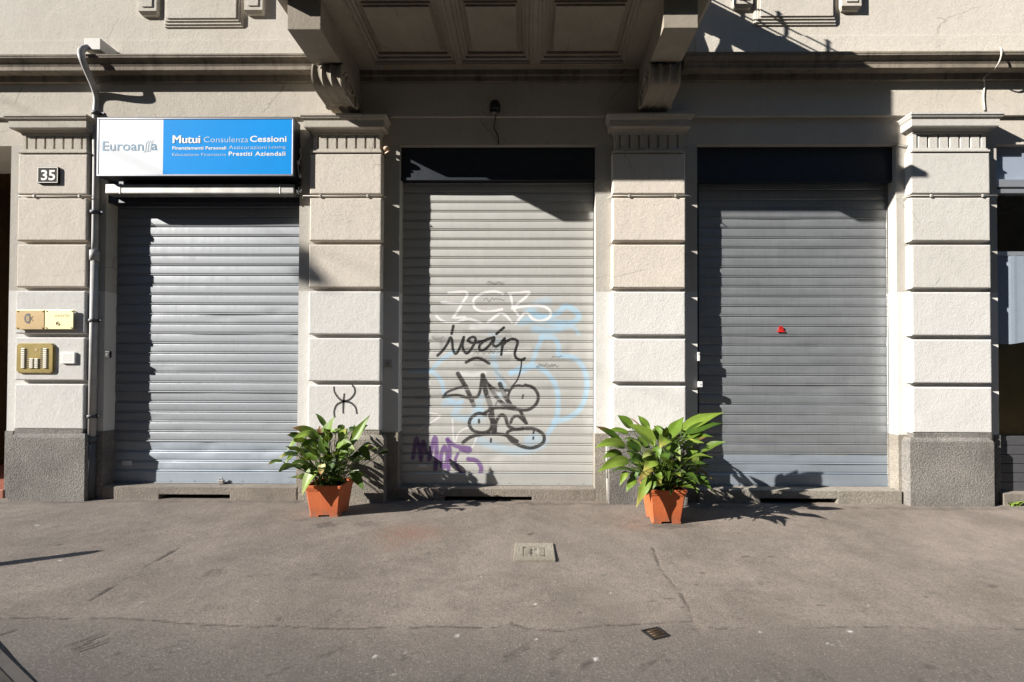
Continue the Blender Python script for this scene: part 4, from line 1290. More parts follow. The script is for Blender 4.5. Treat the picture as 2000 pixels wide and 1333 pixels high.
# black lamp under the balcony
c = P(967, 212, -0.09)
lm = empty('wall_lamp', (c.x, -0.035, c.z), 'small black lamp on the shaded wall under the balcony', 'wall lamp')
q = MB(); q.lathe([(0.02, c.z + 0.065), (0.05, c.z + 0.06), (0.062, c.z + 0.02), (0.062, c.z - 0.035), (0.05, c.z - 0.04)], c.x, -0.105, 16)
q.box(c.x - 0.02, c.x + 0.02, -0.09, -0.035, c.z - 0.01, c.z + 0.03, bevel=0.004)
q.build('housing', M['black'], lm)
q = MB(); q.lathe([(0.048, c.z - 0.047), (0.048, c.z - 0.0405)], c.x, -0.105, 16); q.build('lens', M['glass'], lm)
q = MB(); q.tube(smooth_line([(c.x + 0.01, -0.045, c.z - 0.02), PW(967, 235, -0.045), PW(965, 250, -0.008), PW(972, 265, -0.008), PW(974, 283, -0.008)], 6), 0.006, 6); q.build('cable', M['wire_dark'], lm)
# beige sensor by the second capital
c = P(756, 292, -0.06)
sn = empty('alarm_sensor', (c.x, 0.0, c.z), 'small beige sensor on a curved arm beside the second capital', 'sensor')
bm = bmesh.new(); bmesh.ops.create_uvsphere(bm, u_segments=14, v_segments=9, radius=0.036)
for v in bm.verts: v.co = Vector((c.x + v.co.x * 1.05, -0.07 + v.co.y, c.z + v.co.z * 0.75))
q = MB(); q.bm(bm, smooth=True); q.build('head', M['beige_lamp'], sn)
q = MB(); q.tube(smooth_line([(c.x - 0.08, -0.01, c.z - 0.045), (c.x - 0.03, -0.05, c.z - 0.05), (c.x + 0.025, -0.075, c.z - 0.03), (c.x + 0.03, -0.075, c.z)], 6), 0.011, 8); q.build('arm', M['beige_lamp'], sn)

# flat cables clipped over the first joint of each pilaster
labs = ['thin grey cable across the left pilaster below the house number', 'thin pale cable across the second pilaster, right of the sign box',
        'thin grey cable across the pilaster behind the larger plant', 'thin pale cable across the rightmost pilaster']
for (a, b2), lab in zip(((28, 188), (584, 752), (1188, 1352), (1772, 1955)), labs):
    z = JO[0] - 0.002
    xa, xb = PX(a, -0.09, 380), PX(b2, -0.09, 380)
    q = MB(); q.tube([(xa, -0.02, z), (xa + 0.05, -0.092, z + 0.002), ((xa + xb) / 2, -0.094, z - 0.003), (xb - 0.04, -0.092, z + 0.002), (xb, -0.05, z + 0.002)], 0.005, 6)
    co = q.build('cable', M['wire_white'], None, (xa, -0.02, z))
    tag(co, lab, 'cable', 'cables across the pilasters')
    for t in (0.25, 0.8):
        x = xa + (xb - xa) * t
        q = MB(); q.box(x - 0.01, x + 0.01, -0.104, -0.086, z - 0.018, z + 0.014, bevel=0.003); q.build('clip', M['wire'], co)
# loose cable hanging from the cornice on the right
q = MB(); q.tube(smooth_line([PW(1953, 92, -0.02), PW(1956, 100, -0.235), PW(1954, 115, -0.235), PW(1946, 131, -0.18), PW(1935, 140, -0.09), PW(1922, 152, -0.075), PW(1923, 165, -0.045), PW(1921, 190, -0.045), PW(1923, 216, -0.045)], 6), 0.008, 6)
o = q.build('cable', M['wire_white'], None, PW(1953, 92, -0.02)); tag(o, 'loose pale cable hanging over the cornice above the rightmost capital', 'cable')
q = MB(); q.tube(smooth_line([PW(1783, 262, -0.02), PW(1785, 275, -0.03), PW(1778, 283, -0.02), PW(1762, 286, -0.012), PW(1750, 284, 0.0), PW(1742, 288, 0.04)], 6), 0.007, 6)
o = q.build('cable', M['wire'], None, PW(1783, 262, -0.02)); tag(o, 'short curved cable left of the rightmost capital, above the dark shutter', 'cable')
q = MB(); q.tube([PW(1186, 930, -0.03), PW(1187, 980, -0.03)], 0.012, 8); q.tube([PW(1185.5, 870, -0.03), PW(1186, 934, -0.03)], 0.016, 8)
o = q.build('conduit', M['wire'], None, PW(1187, 982, -0.03)); tag(o, 'short grey conduit low on the wall, left of the larger plant', 'conduit')

# =================================================================== POTTED PLANTS
GREENS = [(0.100, 0.180, 0.018), (0.135, 0.225, 0.024), (0.062, 0.125, 0.014), (0.200, 0.290, 0.040), (0.036, 0.080, 0.012)]
class Leaves:
    def __init__(self):
        self.v, self.f, self.c, self.a = [], [], [], []
    def blade(self, pts, wid, up, col, tip=None, fold=0.25, tipstart=0.6, twist=0.0):
        """pts: centre line; wid: max width"""
        pts = [Vector(p) for p in pts]
        n = len(pts)
        k = len(self.v)
        m = 5
        for i, p in enumerate(pts):
            t = i / (n - 1)
            tg = (pts[min(i + 1, n - 1)] - pts[max(i - 1, 0)]).normalized()
            side = tg.cross(up)
            if side.length < 1e-4: side = Vector((1, 0, 0))
            side.normalize()
            nor = side.cross(tg).normalized()
            if twist:
                side = (Matrix.Rotation(twist * t, 3, tg) @ side); nor = side.cross(tg).normalized()
            ww = wid / 2 * (math.sin(math.pi * min(1, t * 0.93 + 0.07) ** 0.72)) ** 1.05
            if t > 0.995: ww = 0.001
            for j in range(m):
                s = (j / (m - 1) - 0.5) * 2
                q = p + side * (ww * s) + nor * (abs(s) * ww * fold + 0.004 * math.sin(t * 9 + s * 2.2) * (abs(s)))
                self.v.append(tuple(q))
                c = Vector(col) * (0.92 + 0.16 * random.random())
                if abs(s) < 0.1: c = c * 1.25
                if tip is not None and t > tipstart:
                    kk = min(1, (t - tipstart) / (1 - tipstart) * 1.5)
                    c = c.lerp(Vector(tip), kk)
                self.c.append((c[0] * ALB, c[1] * ALB, c[2] * ALB, 1.0)); self.a.append(s * 0.5 + 0.5)
        for i in range(n - 1):
            for j in range(m - 1):
                a = k + i * m + j
                self.f.append((a, a + 1, a + m + 1, a + m))
    def stem(self, pts, r, col):
        mb = MB(); mb.tube(pts, r, 5)
        k = len(self.v)
        self.v += mb.v
        self.f += [tuple(k + i for i in f) for f in mb.f]
        self.c += [(col[0] * ALB, col[1] * ALB, col[2] * ALB, 1)] * len(mb.v); self.a += [0.5] * len(mb.v)
    def build(self, name, parent):
        root = parent.location
        me = bpy.data.meshes.new(name)
        me.from_pydata([(x - root.x, y - root.y, z - root.z) for x, y, z in self.v], [], self.f)
        at = me.color_attributes.new('tint', 'FLOAT_COLOR', 'POINT')
        at.data.foreach_set('color', np.array(self.c, np.float32).ravel())
        a2 = me.attributes.new('across', 'FLOAT', 'POINT'); a2.data.foreach_set('value', np.array(self.a, np.float32))
        me.polygons.foreach_set('use_smooth', [True] * len(me.polygons))
        me.materials.append(M['leaf'])
        o = bpy.data.objects.new(name, me); COL.objects.link(o); o.parent = parent
        return o

def pot(x0, x1, y0, y1, h, label, notch):
    cx, cy = (x0 + x1) / 2, (y0 + y1) / 2
    hw, hd = (x1 - x0) / 2, (y1 - y0) / 2
    root = empty('potted_plant', (cx, cy, 0), label, 'potted plant', 'potted plants in front of the shutters')
    def ring(s, z, e=0.0, c=0.012):
        a, b2 = hw * s + e, hd * s + e
        return [(cx - a + c, cy - b2, z), (cx + a - c, cy - b2, z), (cx + a, cy - b2 + c, z), (cx + a, cy + b2 - c, z), (cx + a - c, cy + b2, z), (cx - a + c, cy + b2, z), (cx - a, cy + b2 - c, z), (cx - a, cy - b2 + c, z)]
    q = MB()
    q.loft([ring(0.80, 0.022), ring(0.80, 0.030), ring(0.972, h - 0.052), ring(0.972, h - 0.050, 0.006), ring(0.985, h - 0.030, 0.006), ring(0.985, h - 0.028, 0.012), ring(1.0, h - 0.004, 0.012), ring(1.0, h, 0.008), ring(0.97, h, -0.004), ring(0.95, h - 0.05, -0.006), ring(0.9, h - 0.055, -0.006)])
    body = q.build('pot', M['terracotta'], root)
    for sx in (-1, 1):
        for sy in (-1, 1):
            q = MB()
            ax, ay = cx + sx * (hw * 0.80 - 0.045), cy + sy * (hd * 0.80 - 0.045)
            q.box(ax - 0.044, ax + 0.044, ay - 0.044, ay + 0.044, 0.0, 0.024, bevel=0.004); q.build('foot', M['terracotta'], body)
    q = MB(); q.loft([ring(0.93, h - 0.06, -0.01), ring(0.93, h - 0.048, -0.012)]); q.build('soil', M['soil'], root)
    return root, cx, cy, hw, hd, h

YEL, BRN, PALE = (0.42, 0.38, 0.09), (0.22, 0.10, 0.04), (0.30, 0.34, 0.10)
def plant(root, cx, cy, hw, hd, h, view, heroes, nfill, seed, spread, hgt, sc):
    rnd = random.Random(seed)
    L = Leaves()
    for (u0, v0, u1, v1, wu, dy0, dy1, bow, tint, tip) in heroes:
        a = P(*view(u0, v0), cy + dy0); b2 = P(*view(u1, v1), cy + dy1)
        dist = (b2 - a).length
        mid = (a + b2) / 2 + Vector((0, 0, bow * dist))
        n = 11
        pts = []
        for i in range(n):
            t = i / (n - 1)
            pts.append(a * (1 - t) ** 2 + mid * 2 * t * (1 - t) + b2 * t ** 2)
        d = (b2 - a).normalized()
        up = Vector((-0.25, -0.9, 0.62)) if dy1 <= 0.05 else Vector((-0.1, -0.75, 0.75))
        c = GREENS[tint % len(GREENS)] if isinstance(tint, int) else tint
        L.blade(pts, wu * sc * 1.02, up, c, tip, fold=rnd.uniform(0.12, 0.4), tipstart=rnd.uniform(0.5, 0.75), twist=rnd.uniform(-0.35, 0.35))
        s = Vector((cx + rnd.uniform(-0.5, 0.5) * hw, cy + rnd.uniform(-0.5, 0.5) * hd, h - 0.05))
        m2 = s.lerp(a, 0.55) + Vector((0, 0, 0.06))
        L.stem([s, s.lerp(m2, 0.6), m2, m2.lerp(a, 0.6), a, Vector(pts[1])], [0.0045, 0.0045, 0.004, 0.004, 0.004, 0.002], (0.07, 0.12, 0.02))
    for i in range(nfill):
        az = rnd.uniform(0, 2 * math.pi)
        s = Vector((cx + rnd.uniform(-0.6, 0.6) * hw, cy + rnd.uniform(-0.6, 0.6) * hd, h - 0.05))
        el = rnd.uniform(0.25, 1.25)
        dirv = Vector((math.cos(az) * math.cos(el), math.sin(az) * math.cos(el), math.sin(el)))
        if cy + dirv.y * spread > -0.12: dirv.y *= 0.3
        pl = rnd.uniform(0.10, 0.46) * hgt
        ln = rnd.uniform(0.20, 0.34) * spread / 0.45
        a = s + dirv * pl + Vector((0, 0, pl * 0.35))
        out = Vector((dirv.x, dirv.y, dirv.z * 0.55 + 0.1)).normalized()
        droop = rnd.uniform(0.05, 0.5)
        pts = []
        for k in range(10):
            t = k / 9
            p = a + out * (ln * t) + Vector((0, 0, -droop * ln * t * t))
            if p.y > -0.13: p.y = -0.13 - 0.02 * rnd.random()
            pts.append(p)
        tipc = rnd.choice([None, None, None, YEL, BRN])
        L.blade(pts, rnd.uniform(0.060, 0.105), Vector((rnd.uniform(-0.4, 0.4), -0.35, 1)), tuple(c * 0.62 for c in rnd.choice(GREENS)), tipc, fold=rnd.uniform(0.1, 0.35), tipstart=rnd.uniform(0.55, 0.85), twist=rnd.uniform(-0.6, 0.6))  # fill leaves tinted darker to paint in the shade between leaves
        L.stem([s, s.lerp(a, 0.5) + Vector((0, 0, 0.02)), a, pts[1]], [0.0045, 0.004, 0.004, 0.002], (0.07, 0.12, 0.02))
    return L.build('foliage', root)

yfa = G(636, 1011).y
pr = pot(PX(598, yfa, 970), PX(667.5, yfa, 970), yfa - 0.03, yfa + 0.30, 0.325, 'smaller leafy plant in a square terracotta plastic pot, standing left of the graffiti shutter', 0)
def V1(u, v): return (530 + u / 4.442, 740 + v / 4.442)
h1 = [
 (440, 555, 548, 328, 120, 0.05, 0.05, 0.06, 1, None), (475, 420, 383, 298, 45, 0.10, 0.12, 0.1, 2, None), (690, 585, 852, 318, 90, 0.0, 0.08, 0.05, 1, None),
 (590, 548, 650, 432, 105, 0.05, 0.0, 0.05, 3, YEL), (410, 520, 170, 428, 85, 0.02, -0.05, 0.22, 0, BRN), (370, 480, 125, 640, 85, -0.05, -0.22, 0.42, 3, None),
 (250, 505, 132, 488, 60, 0.05, 0.0, 0.1, 4, BRN), (410, 560, 230, 605, 65, -0.05, -0.15, 0.3, 1, None), (235, 640, 112, 745, 55, -0.1, -0.2, 0.2, 3, None),
 (405, 695, 270, 600, 100, -0.15, -0.12, 0.1, 0, None), (390, 790, 262, 1025, 125, -0.18, -0.25, 0.25, 3, PALE), (560, 590, 730, 625, 80, -0.08, -0.2, 0.35, 1, PALE),
 (650, 640, 595, 715, 70, -0.15, -0.24, 0.2, 1, None), (700, 800, 802, 975, 95, -0.05, -0.12, 0.2, 2, None), (450, 735, 425, 845, 70, -0.2, -0.24, 0.15, YEL, (0.45, 0.22, 0.08)),
 (770, 600, 860, 720, 85, 0.05, 0.05, 0.2, 4, None), (745, 480, 715, 398, 55, 0.1, 0.12, 0.05, 1, None), (360, 790, 250, 760, 80, -0.1, -0.16, 0.15, 2, None),
 (500, 480, 560, 460, 60, 0.0, -0.05, 0.3, 1, None), (480, 640, 420, 500, 90, -0.12, -0.1, 0.05, 2, None), (600, 690, 700, 560, 80, -0.12, -0.1, 0.1, 0, None),
 (440, 490, 415, 410, 60, 0.05, 0.1, 0.05, BRN, BRN), (330, 590, 260, 520, 70, -0.05, -0.1, 0.2, 1, None), (700, 700, 790, 640, 60, 0.0, 0.0, 0.2, 4, None), (500, 800, 560, 700, 80, -0.2, -0.2, 0.1, 4, None)]
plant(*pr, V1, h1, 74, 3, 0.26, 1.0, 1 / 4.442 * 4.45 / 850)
yfb = G(1300, 1024).y
pr = pot(PX(1268, yfb, 980), PX(1338, yfb, 980), yfb - 0.03, yfb + 0.31, 0.335, 'larger bushy plant in a square terracotta plastic pot, standing left of the dark shutter', 1)
def V2(u, v): return (1140 + u / 5.127, 780 + v / 5.127)
h2 = [
 (990, 300, 1405, 133, 135, 0.05, 0.12, 0.08, 3, None), (1030, 340, 1392, 245, 100, 0.0, 0.05, 0.12, 2, None), (860, 380, 1000, 178, 130, 0.05, 0.15, 0.04, 1, None),
 (940, 380, 1170, 140, 90, 0.1, 0.15, 0.1, 0, None), (650, 300, 543, 162, 85, 0.05, 0.1, 0.05, 1, None), (480, 285, 338, 158, 115, 0.05, 0.1, 0.06, 0, None), (710, 430, 440, 250, 130, -0.05, -0.02, 0.12, 3, None),
 (700, 470, 640, 250, 70, -0.06, 0.0, 0.05, 3, None), (440, 340, 238, 308, 65, 0.0, 0.0, 0.12, 1, None), (380, 440, 112, 270, 75, -0.02, -0.05, 0.14, 2, BRN), (410, 475, 112, 492, 115, -0.1, -0.2, 0.24, 3, None),
 (380, 560, 190, 600, 90, -0.1, -0.2, 0.3, 1, None), (445, 620, 138, 738, 115, -0.15, -0.28, 0.2, 3, None), (850, 395, 765, 492, 135, -0.12, -0.25, 0.3, 3, YEL), (860, 470, 968, 622, 120, -0.12, -0.25, 0.3, 1, PALE),
 (700, 560, 590, 595, 85, -0.2, -0.28, 0.4, PALE, None), (730, 610, 600, 720, 120, -0.22, -0.3, 0.25, 3, YEL), (690, 700, 540, 838, 75, -0.22, -0.3, 0.2, (0.30, 0.26, 0.07), BRN), (660, 790, 528, 1085, 95, -0.24, -0.3, 0.14, 3, YEL),
 (690, 800, 630, 965, 115, -0.22, -0.26, 0.2, 0, None), (1050, 495, 1155, 715, 105, -0.1, -0.2, 0.3, 1, (0.20, 0.16, 0.06)), (1130, 500, 1165, 700, 60, -0.1, -0.18, 0.2, 3, None), (990, 730, 1145, 945, 85, -0.14, -0.22, 0.2, 2, None), (1130, 760, 1288, 925, 75, -0.08, -0.16, 0.2, 2, None),
 (1000, 470, 1205, 440, 65, -0.1, -0.15, 0.25, 3, None), (1080, 400, 1295, 378, 65, 0.0, -0.02, 0.2, 1, None), (1000, 400, 1205, 330, 90, 0.0, 0.0, 0.16, 0, None), (800, 545, 830, 645, 95, -0.2, -0.28, 0.3, 2, None), (735, 720, 775, 858, 65, -0.24, -0.28, 0.2, 1, YEL),
 (435, 730, 362, 868, 65, -0.2, -0.25, 0.2, 3, None), (520, 800, 425, 935, 85, -0.2, -0.26, 0.25, 1, None), (1150, 700, 1310, 825, 24, -0.05, -0.12, 0.1, (0.22, 0.14, 0.05), BRN), (740, 400, 740, 258, 125, 0.0, 0.05, 0.05, 1, None),
 (820, 380, 700, 265, 90, 0.05, 0.1, 0.1, 2, None), (490, 510, 452, 388, 85, -0.08, -0.06, 0.08, 1, None), (580, 600, 470, 640, 100, -0.15, -0.22, 0.3, 4, None), (1090, 640, 1250, 560, 80, 0.0, 0.02, 0.2, 4, None), (1150, 560, 1270, 600, 80, 0.05, 0.05, 0.2, 4, None),
 (560, 520, 420, 430, 90, -0.1, -0.1, 0.15, 4, None), (720, 480, 760, 600, 90, -0.15, -0.22, 0.3, 0, None), (900, 640, 960, 700, 70, -0.1, -0.2, 0.2, 4, None), (470, 800, 560, 740, 70, -0.15, -0.2, 0.2, 2, None), (600, 300, 450, 175, 18, 0.0, 0.05, 0.05, (0.3, 0.14, 0.08), None)]
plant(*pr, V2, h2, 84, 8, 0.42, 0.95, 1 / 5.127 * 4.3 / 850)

# =================================================================== PAVEMENT
def build_ground():
    x0, x1, y0, y1 = -6.6, 6.2, -3.05, -0.0
    st = 0.0125
    xs = np.concatenate([[-60, -30, -14, -9], np.arange(x0, x1 + 1e-6, st), [9, 14, 30, 60]])
    ys = np.concatenate([[-60, -30, -14, -7, -4.5], np.arange(y0, y1 + 1e-6, st), [0.3, 0.6]])
    X, Y = np.meshgrid(xs, ys)
    nx, ny = len(xs), len(ys)
    crack = np.zeros(X.shape); patch = np.zeros(X.shape); stain = np.zeros(X.shape); red = np.zeros(X.shape); speck = np.zeros(X.shape)
    rg = np.random.default_rng(3)
    def line(pts, wd, amt, jit=0.008, gaps=0.0, arr=crack):
        p3 = [G(a, b2) for a, b2 in pts]
        # subdivide and jitter
        q = []
        for i in range(len(p3) - 1):
            L = (p3[i + 1] - p3[i]).length
            n = max(2, int(L / 0.05))
            for k in range(n):
                t = k / n
                v = p3[i].lerp(p3[i + 1], t)
                q.append((v.x + rg.normal(0, jit * 0.4), v.y + rg.normal(0, jit)))
        q.append((p3[-1].x, p3[-1].y))
        for i in range(len(q) - 1):
            if rg.random() < gaps: continue
            (ax, ay), (bx_, by_) = q[i], q[i + 1]
            am = amt * rg.uniform(0.5, 1.0); w2 = wd * rg.uniform(0.6, 1.3)
            pad = w2 * 2 + 0.02
            cx = np.where((xs > min(ax, bx_) - pad) & (xs < max(ax, bx_) + pad))[0]
            cy = np.where((ys > min(ay, by_) - pad) & (ys < max(ay, by_) + pad))[0]
            if len(cx) == 0 or len(cy) == 0: continue
            sl = np.s_[cy[0]:cy[-1] + 1, cx[0]:cx[-1] + 1]
            dx, dy = bx_ - ax, by_ - ay
            t = np.clip(((X[sl] - ax) * dx + (Y[sl] - ay) * dy) / (dx * dx + dy * dy + 1e-9), 0, 1)
            d = np.hypot(X[sl] - ax - t * dx, Y[sl] - ay - t * dy)
            arr[sl] = np.maximum(arr[sl], am * np.clip(1.4 - d / w2, 0, 1))
    def blob(px, py, rx, ry, amt, arr=stain, soft=0.5):
        c = G(px, py)
        e = G(px + rx, py); f = G(px, py + ry)
        ax, ay = abs(e.x - c.x), abs(f.y - c.y) + 1e-6
        d = np.hypot((X - c.x) / ax, (Y - c.y) / ay)
        d = d + 0.35 * np.sin(X * 37 + px) * np.sin(Y * 53 + py) * 0.8 + 0.12 * np.sin(X * 91 + Y * 67)
        np.maximum(arr, amt * np.clip((1.0 - d) / soft, 0, 1), out=arr)
    c1 = [(0, 1204), (60, 1203), (140, 1204), (220, 1205), (300, 1211), (420, 1219), (470, 1222), (560, 1223), (680, 1226), (740, 1225), (800, 1224), (860, 1222), (960, 1224), (1000, 1219), (1035, 1226), (1085, 1232), (1120, 1228), (1170, 1222), (1230, 1219), (1290, 1216), (1352, 1214)]
    c2 = [(1352, 1228), (1420, 1227), (1520, 1229), (1600, 1226), (1740, 1223), (1850, 1225), (2000, 1226)]
    line(c1, 0.0065, 0.75, 0.004, 0.25)
    line(c2, 0.0065, 0.65, 0.004, 0.35)
    line([(0, 982), (170, 981)], 0.05, 0.5, 0.02, 0.2, stain); line([(200, 979), (600, 981)], 0.035, 0.45, 0.02, 0.3, stain); line([(740, 983), (1190, 985)], 0.04, 0.5, 0.02, 0.3, stain); line([(1340, 990), (1790, 993)], 0.04, 0.45, 0.02, 0.3, stain); line([(1780, 995), (2000, 993)], 0.04, 0.5, 0.02, 0.2, stain)
    line([(1275, 1070), (1290, 1110), (1325, 1150), (1345, 1185), (1353, 1212)], 0.009, 0.7, 0.008, 0.25)
    line([(350, 1070), (310, 1094)], 0.016, 0.8, 0.004, 0.1)
    line([(300, 1100), (220, 1148)], 0.010, 0.35, 0.01, 0.5)
    line([(218, 1148), (180, 1170)], 0.016, 0.8, 0.004, 0.1)
    line([(178, 1172), (130, 1198)], 0.010, 0.4, 0.01, 0.4)
    line([(0, 1236), (60, 1217)], 0.010, 0.7, 0.004, 0.2)
    line([(1265, 1176), (1318, 1168)], 0.008, 0.5, 0.008, 0.3)
    for i in range(5):                         # tooth marks scraped into the asphalt
        line([(140 + i * 4, 1257 + i * 3.4), (206 + i * 2, 1233 + i * 4.5)], 0.008, 0.8, 0.003, 0.15)
    for i in range(6):
        line([(400 + i * 6.5, 1126), (414 + i * 7, 1112)], 0.006, 0.5, 0.003, 0.2)
    for i in range(5):
        line([(402, 1182 + i * 3.2), (446, 1174 + i * 4)], 0.006, 0.5, 0.003, 0.25)
    for k in range(16):                        # rough scrapes near the lens
        bx_, by_ = rg.uniform(200, 1300), rg.uniform(1265, 1330)
        for i in range(3):
            l = rg.uniform(12, 60)
            line([(bx_, by_ + i * 4), (bx_ + l, by_ + i * 4 - l * rg.uniform(0.2, 0.6))], 0.006, rg.uniform(0.3, 0.6), 0.006, 0.3)
    for k in range(7):
        bx_, by_ = rg.uniform(1350, 1900), rg.uniform(1250, 1320)
        for i in range(5):
            l = rg.uniform(30, 55)
            line([(bx_ + i * 6, by_), (bx_ + i * 6 + l, by_ + l * 0.55)], 0.005, rg.uniform(0.2, 0.4), 0.003, 0.3)
    # asphalt darker past the seam, more so towards the camera
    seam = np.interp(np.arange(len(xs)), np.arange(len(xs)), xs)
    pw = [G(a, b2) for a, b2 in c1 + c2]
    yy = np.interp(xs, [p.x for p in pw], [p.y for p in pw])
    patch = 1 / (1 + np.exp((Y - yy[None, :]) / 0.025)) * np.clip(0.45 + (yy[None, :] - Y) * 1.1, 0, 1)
    blob(640, 1026, 28, 7, 0.55); blob(720, 1024, 35, 7, 0.35); blob(590, 1016, 20, 4, 0.3); blob(1300, 1028, 45, 6, 0.6); blob(1345, 1026, 35, 6, 0.45); blob(1250, 1018, 22, 5, 0.25)  # darker patches on the ground round the pots
    blob(1037, 1043, 8, 3, 0.9); blob(118, 1063, 5, 2, 0.9); blob(490, 1126, 14, 4, 0.45); blob(525, 1123, 16, 2, 0.3); blob(615, 1122, 14, 4, 0.4); blob(280, 1034, 9, 2, 0.5); blob(330, 1097, 7, 2, 0.5); blob(327, 1036, 4, 2, 0.6)
    for q in ((1372, 1118, 8, 3), (1360, 1140, 6, 2.5), (1334, 1187, 6, 3), (1457, 1087, 10, 2.5), (1600, 1180, 12, 3), (1787, 1095, 6, 2), (1808, 1163, 6, 2), (1940, 1146, 13, 4), (1305, 1290, 8, 4), (1375, 1327, 10, 4), (1820, 1302, 14, 6), (662, 1192, 6, 3), (728, 1309, 7, 5), (755, 1197, 3, 3), (1082, 1173, 6, 2), (1132, 1197, 6, 3), (1178, 1123, 6, 2), (368, 1180, 4, 2), (912, 1132, 5, 2), (545, 1210, 9, 5), (176, 1134, 3, 2), (1506, 1087, 8, 2), (1683, 1193, 6, 2)):
        blob(*q, 0.6)
    for k in range(60):
        blob(rg.uniform(0, 2000), rg.uniform(1010, 1330), rg.uniform(2, 7), rg.uniform(1, 3), rg.uniform(0.15, 0.5))
    blob(800, 1040, 85, 26, 0.75, red, 1.2); blob(770, 1062, 40, 20, 0.4, red, 1.2); blob(1240, 1028, 50, 14, 0.5, red, 1.2)
    for k in range(45):
        c = G(rg.uniform(0, 2000), rg.uniform(1000, 1330)); r = rg.uniform(0.003, 0.007)
        d = np.hypot(X - c.x, Y - c.y)
        np.maximum(speck, np.clip(1.5 - d / r, 0, 1) * rg.uniform(0.25, 0.7), out=speck)
    for q in ((72, 1026, .012), (118, 1095, .009), (893, 1239, .008), (732, 1280, .008), (1163, 1284, .009), (1660, 1234, .010), (1045, 1179, .007), (1486, 1236, .006), (640, 1006, .006)):
        c = G(q[0], q[1]); d = np.hypot((X - c.x) * 0.8, Y - c.y)
        np.maximum(speck, np.clip(1.5 - d / q[2], 0, 1), out=speck)
    Zg = -0.010 * crack - 0.0 * X
    und = 0.0035 * np.sin(X * 2.1 + 1.3 * np.sin(Y * 3.0)) + 0.003 * np.sin(Y * 4.7 + X * 0.9) + 0.002 * np.sin(X * 7.3 - Y * 5.1)
    inside = np.clip((np.minimum.reduce([X - x0, x1 - X, Y - y0, y1 - Y + 0.02])) / 0.3, 0, 1)
    Zg = Zg + (und - 0.004) * inside * np.clip((-0.12 - Y) / 0.3, 0, 1)
    Zg = Zg - 0.002 * patch * inside
    v = np.stack([X, Y, Zg], -1).reshape(-1, 3)
    idx = np.arange(ny * nx).reshape(ny, nx)
    f = np.stack([idx[:-1, :-1], idx[:-1, 1:], idx[1:, 1:], idx[1:, :-1]], -1).reshape(-1, 4)
    me = bpy.data.meshes.new('pavement')
    me.vertices.add(len(v)); me.vertices.foreach_set('co', v.astype(np.float32).ravel())
    me.loops.add(f.size); me.loops.foreach_set('vertex_index', f.astype(np.int32).ravel())
    me.polygons.add(len(f)); me.polygons.foreach_set('loop_start', np.arange(0, f.size, 4, dtype=np.int32))
    me.polygons.foreach_set('loop_total', np.full(len(f), 4, np.int32))
    me.update(calc_edges=True)
    me.polygons.foreach_set('use_smooth', np.ones(len(f), bool))
    at = me.color_attributes.new('marks', 'FLOAT_COLOR', 'POINT')
    at.data.foreach_set('color', np.stack([crack, patch, stain, red], -1).astype(np.float32).ravel())
    a2 = me.attributes.new('specks', 'FLOAT', 'POINT'); a2.data.foreach_set('value', speck.astype(np.float32).ravel())
    me.materials.append(M['asphalt'])
    o = bpy.data.objects.new('pavement', me); COL.objects.link(o)
    tag(o, kind='structure')
build_ground()

# manhole covers
a, b2 = G(1004, 1097), G(1083, 1064)
mx0, mx1 = G(1004, 1081).x, G(1083, 1081).x
my0, my1 = a.y, b2.y
mc = empty('manhole_cover', ((mx0 + mx1) / 2, (my0 + my1) / 2, 0.0), 'square concrete inspection cover with slanted ribs, in the middle of the pavement', 'manhole cover')
q = MB()
fw = 0.075
q.box(mx0, mx1, my0, my0 + fw, -0.03, 0.014, bevel=0.006); q.box(mx0, mx1, my1 - fw, my1, -0.03, 0.014, bevel=0.006)
q.box(mx0, mx0 + fw, my0 + fw + 0.001, my1 - fw - 0.001, -0.03, 0.0135, bevel=0.006); q.box(mx1 - fw, mx1, my0 + fw + 0.001, my1 - fw - 0.001, -0.03, 0.0135, bevel=0.006)
q.build('frame', M['concrete'], mc)
q = MB()
ix0, ix1, iy0, iy1 = mx0 + fw + 0.012, mx1 - fw - 0.012, my0 + fw + 0.012, my1 - fw - 0.012
q.box(ix0, ix1, iy0, iy1, -0.03, 0.003, bevel=0.002)
nr = 6
for i in range(nr):
    for j in range(4):
        cx = ix0 + (ix1 - ix0) * (j + 0.5) / 4; cy = iy0 + (iy1 - iy0) * (i + 0.5) / nr
        if abs(cx - (ix0 + ix1) / 2) < 0.05 and abs(cy - (iy0 + iy1) / 2) < 0.05: continue
        rr = [Vector((sx * 0.034, sy * 0.011, 0)) for sx, sy in ((-1, -1), (1, -1), (1, 1), (-1, 1))]
        rr = [Matrix.Rotation(R(26), 3, 'Z') @ t for t in rr]
        q.loft([[(cx + t.x, cy + t.y, 0.0055) for t in rr], [(cx + t.x * 0.85, cy + t.y * 0.7, 0.011) for t in rr]])
q.build('lid', M['concrete'], mc)
q = MB()
for e in ((mx0 + fw, mx0 + fw + 0.012, my0 + fw, my1 - fw), (mx1 - fw - 0.012, mx1 - fw, my0 + fw, my1 - fw), (mx0 + fw + 0.012, mx1 - fw - 0.012, my0 + fw, my0 + fw + 0.012), (mx0 + fw + 0.012, mx1 - fw - 0.012, my1 - fw - 0.012, my1 - fw)):
    q.box(e[0], e[1], e[2], e[3], -0.03, 0.0045)
q.build('joint', M['void'], mc)

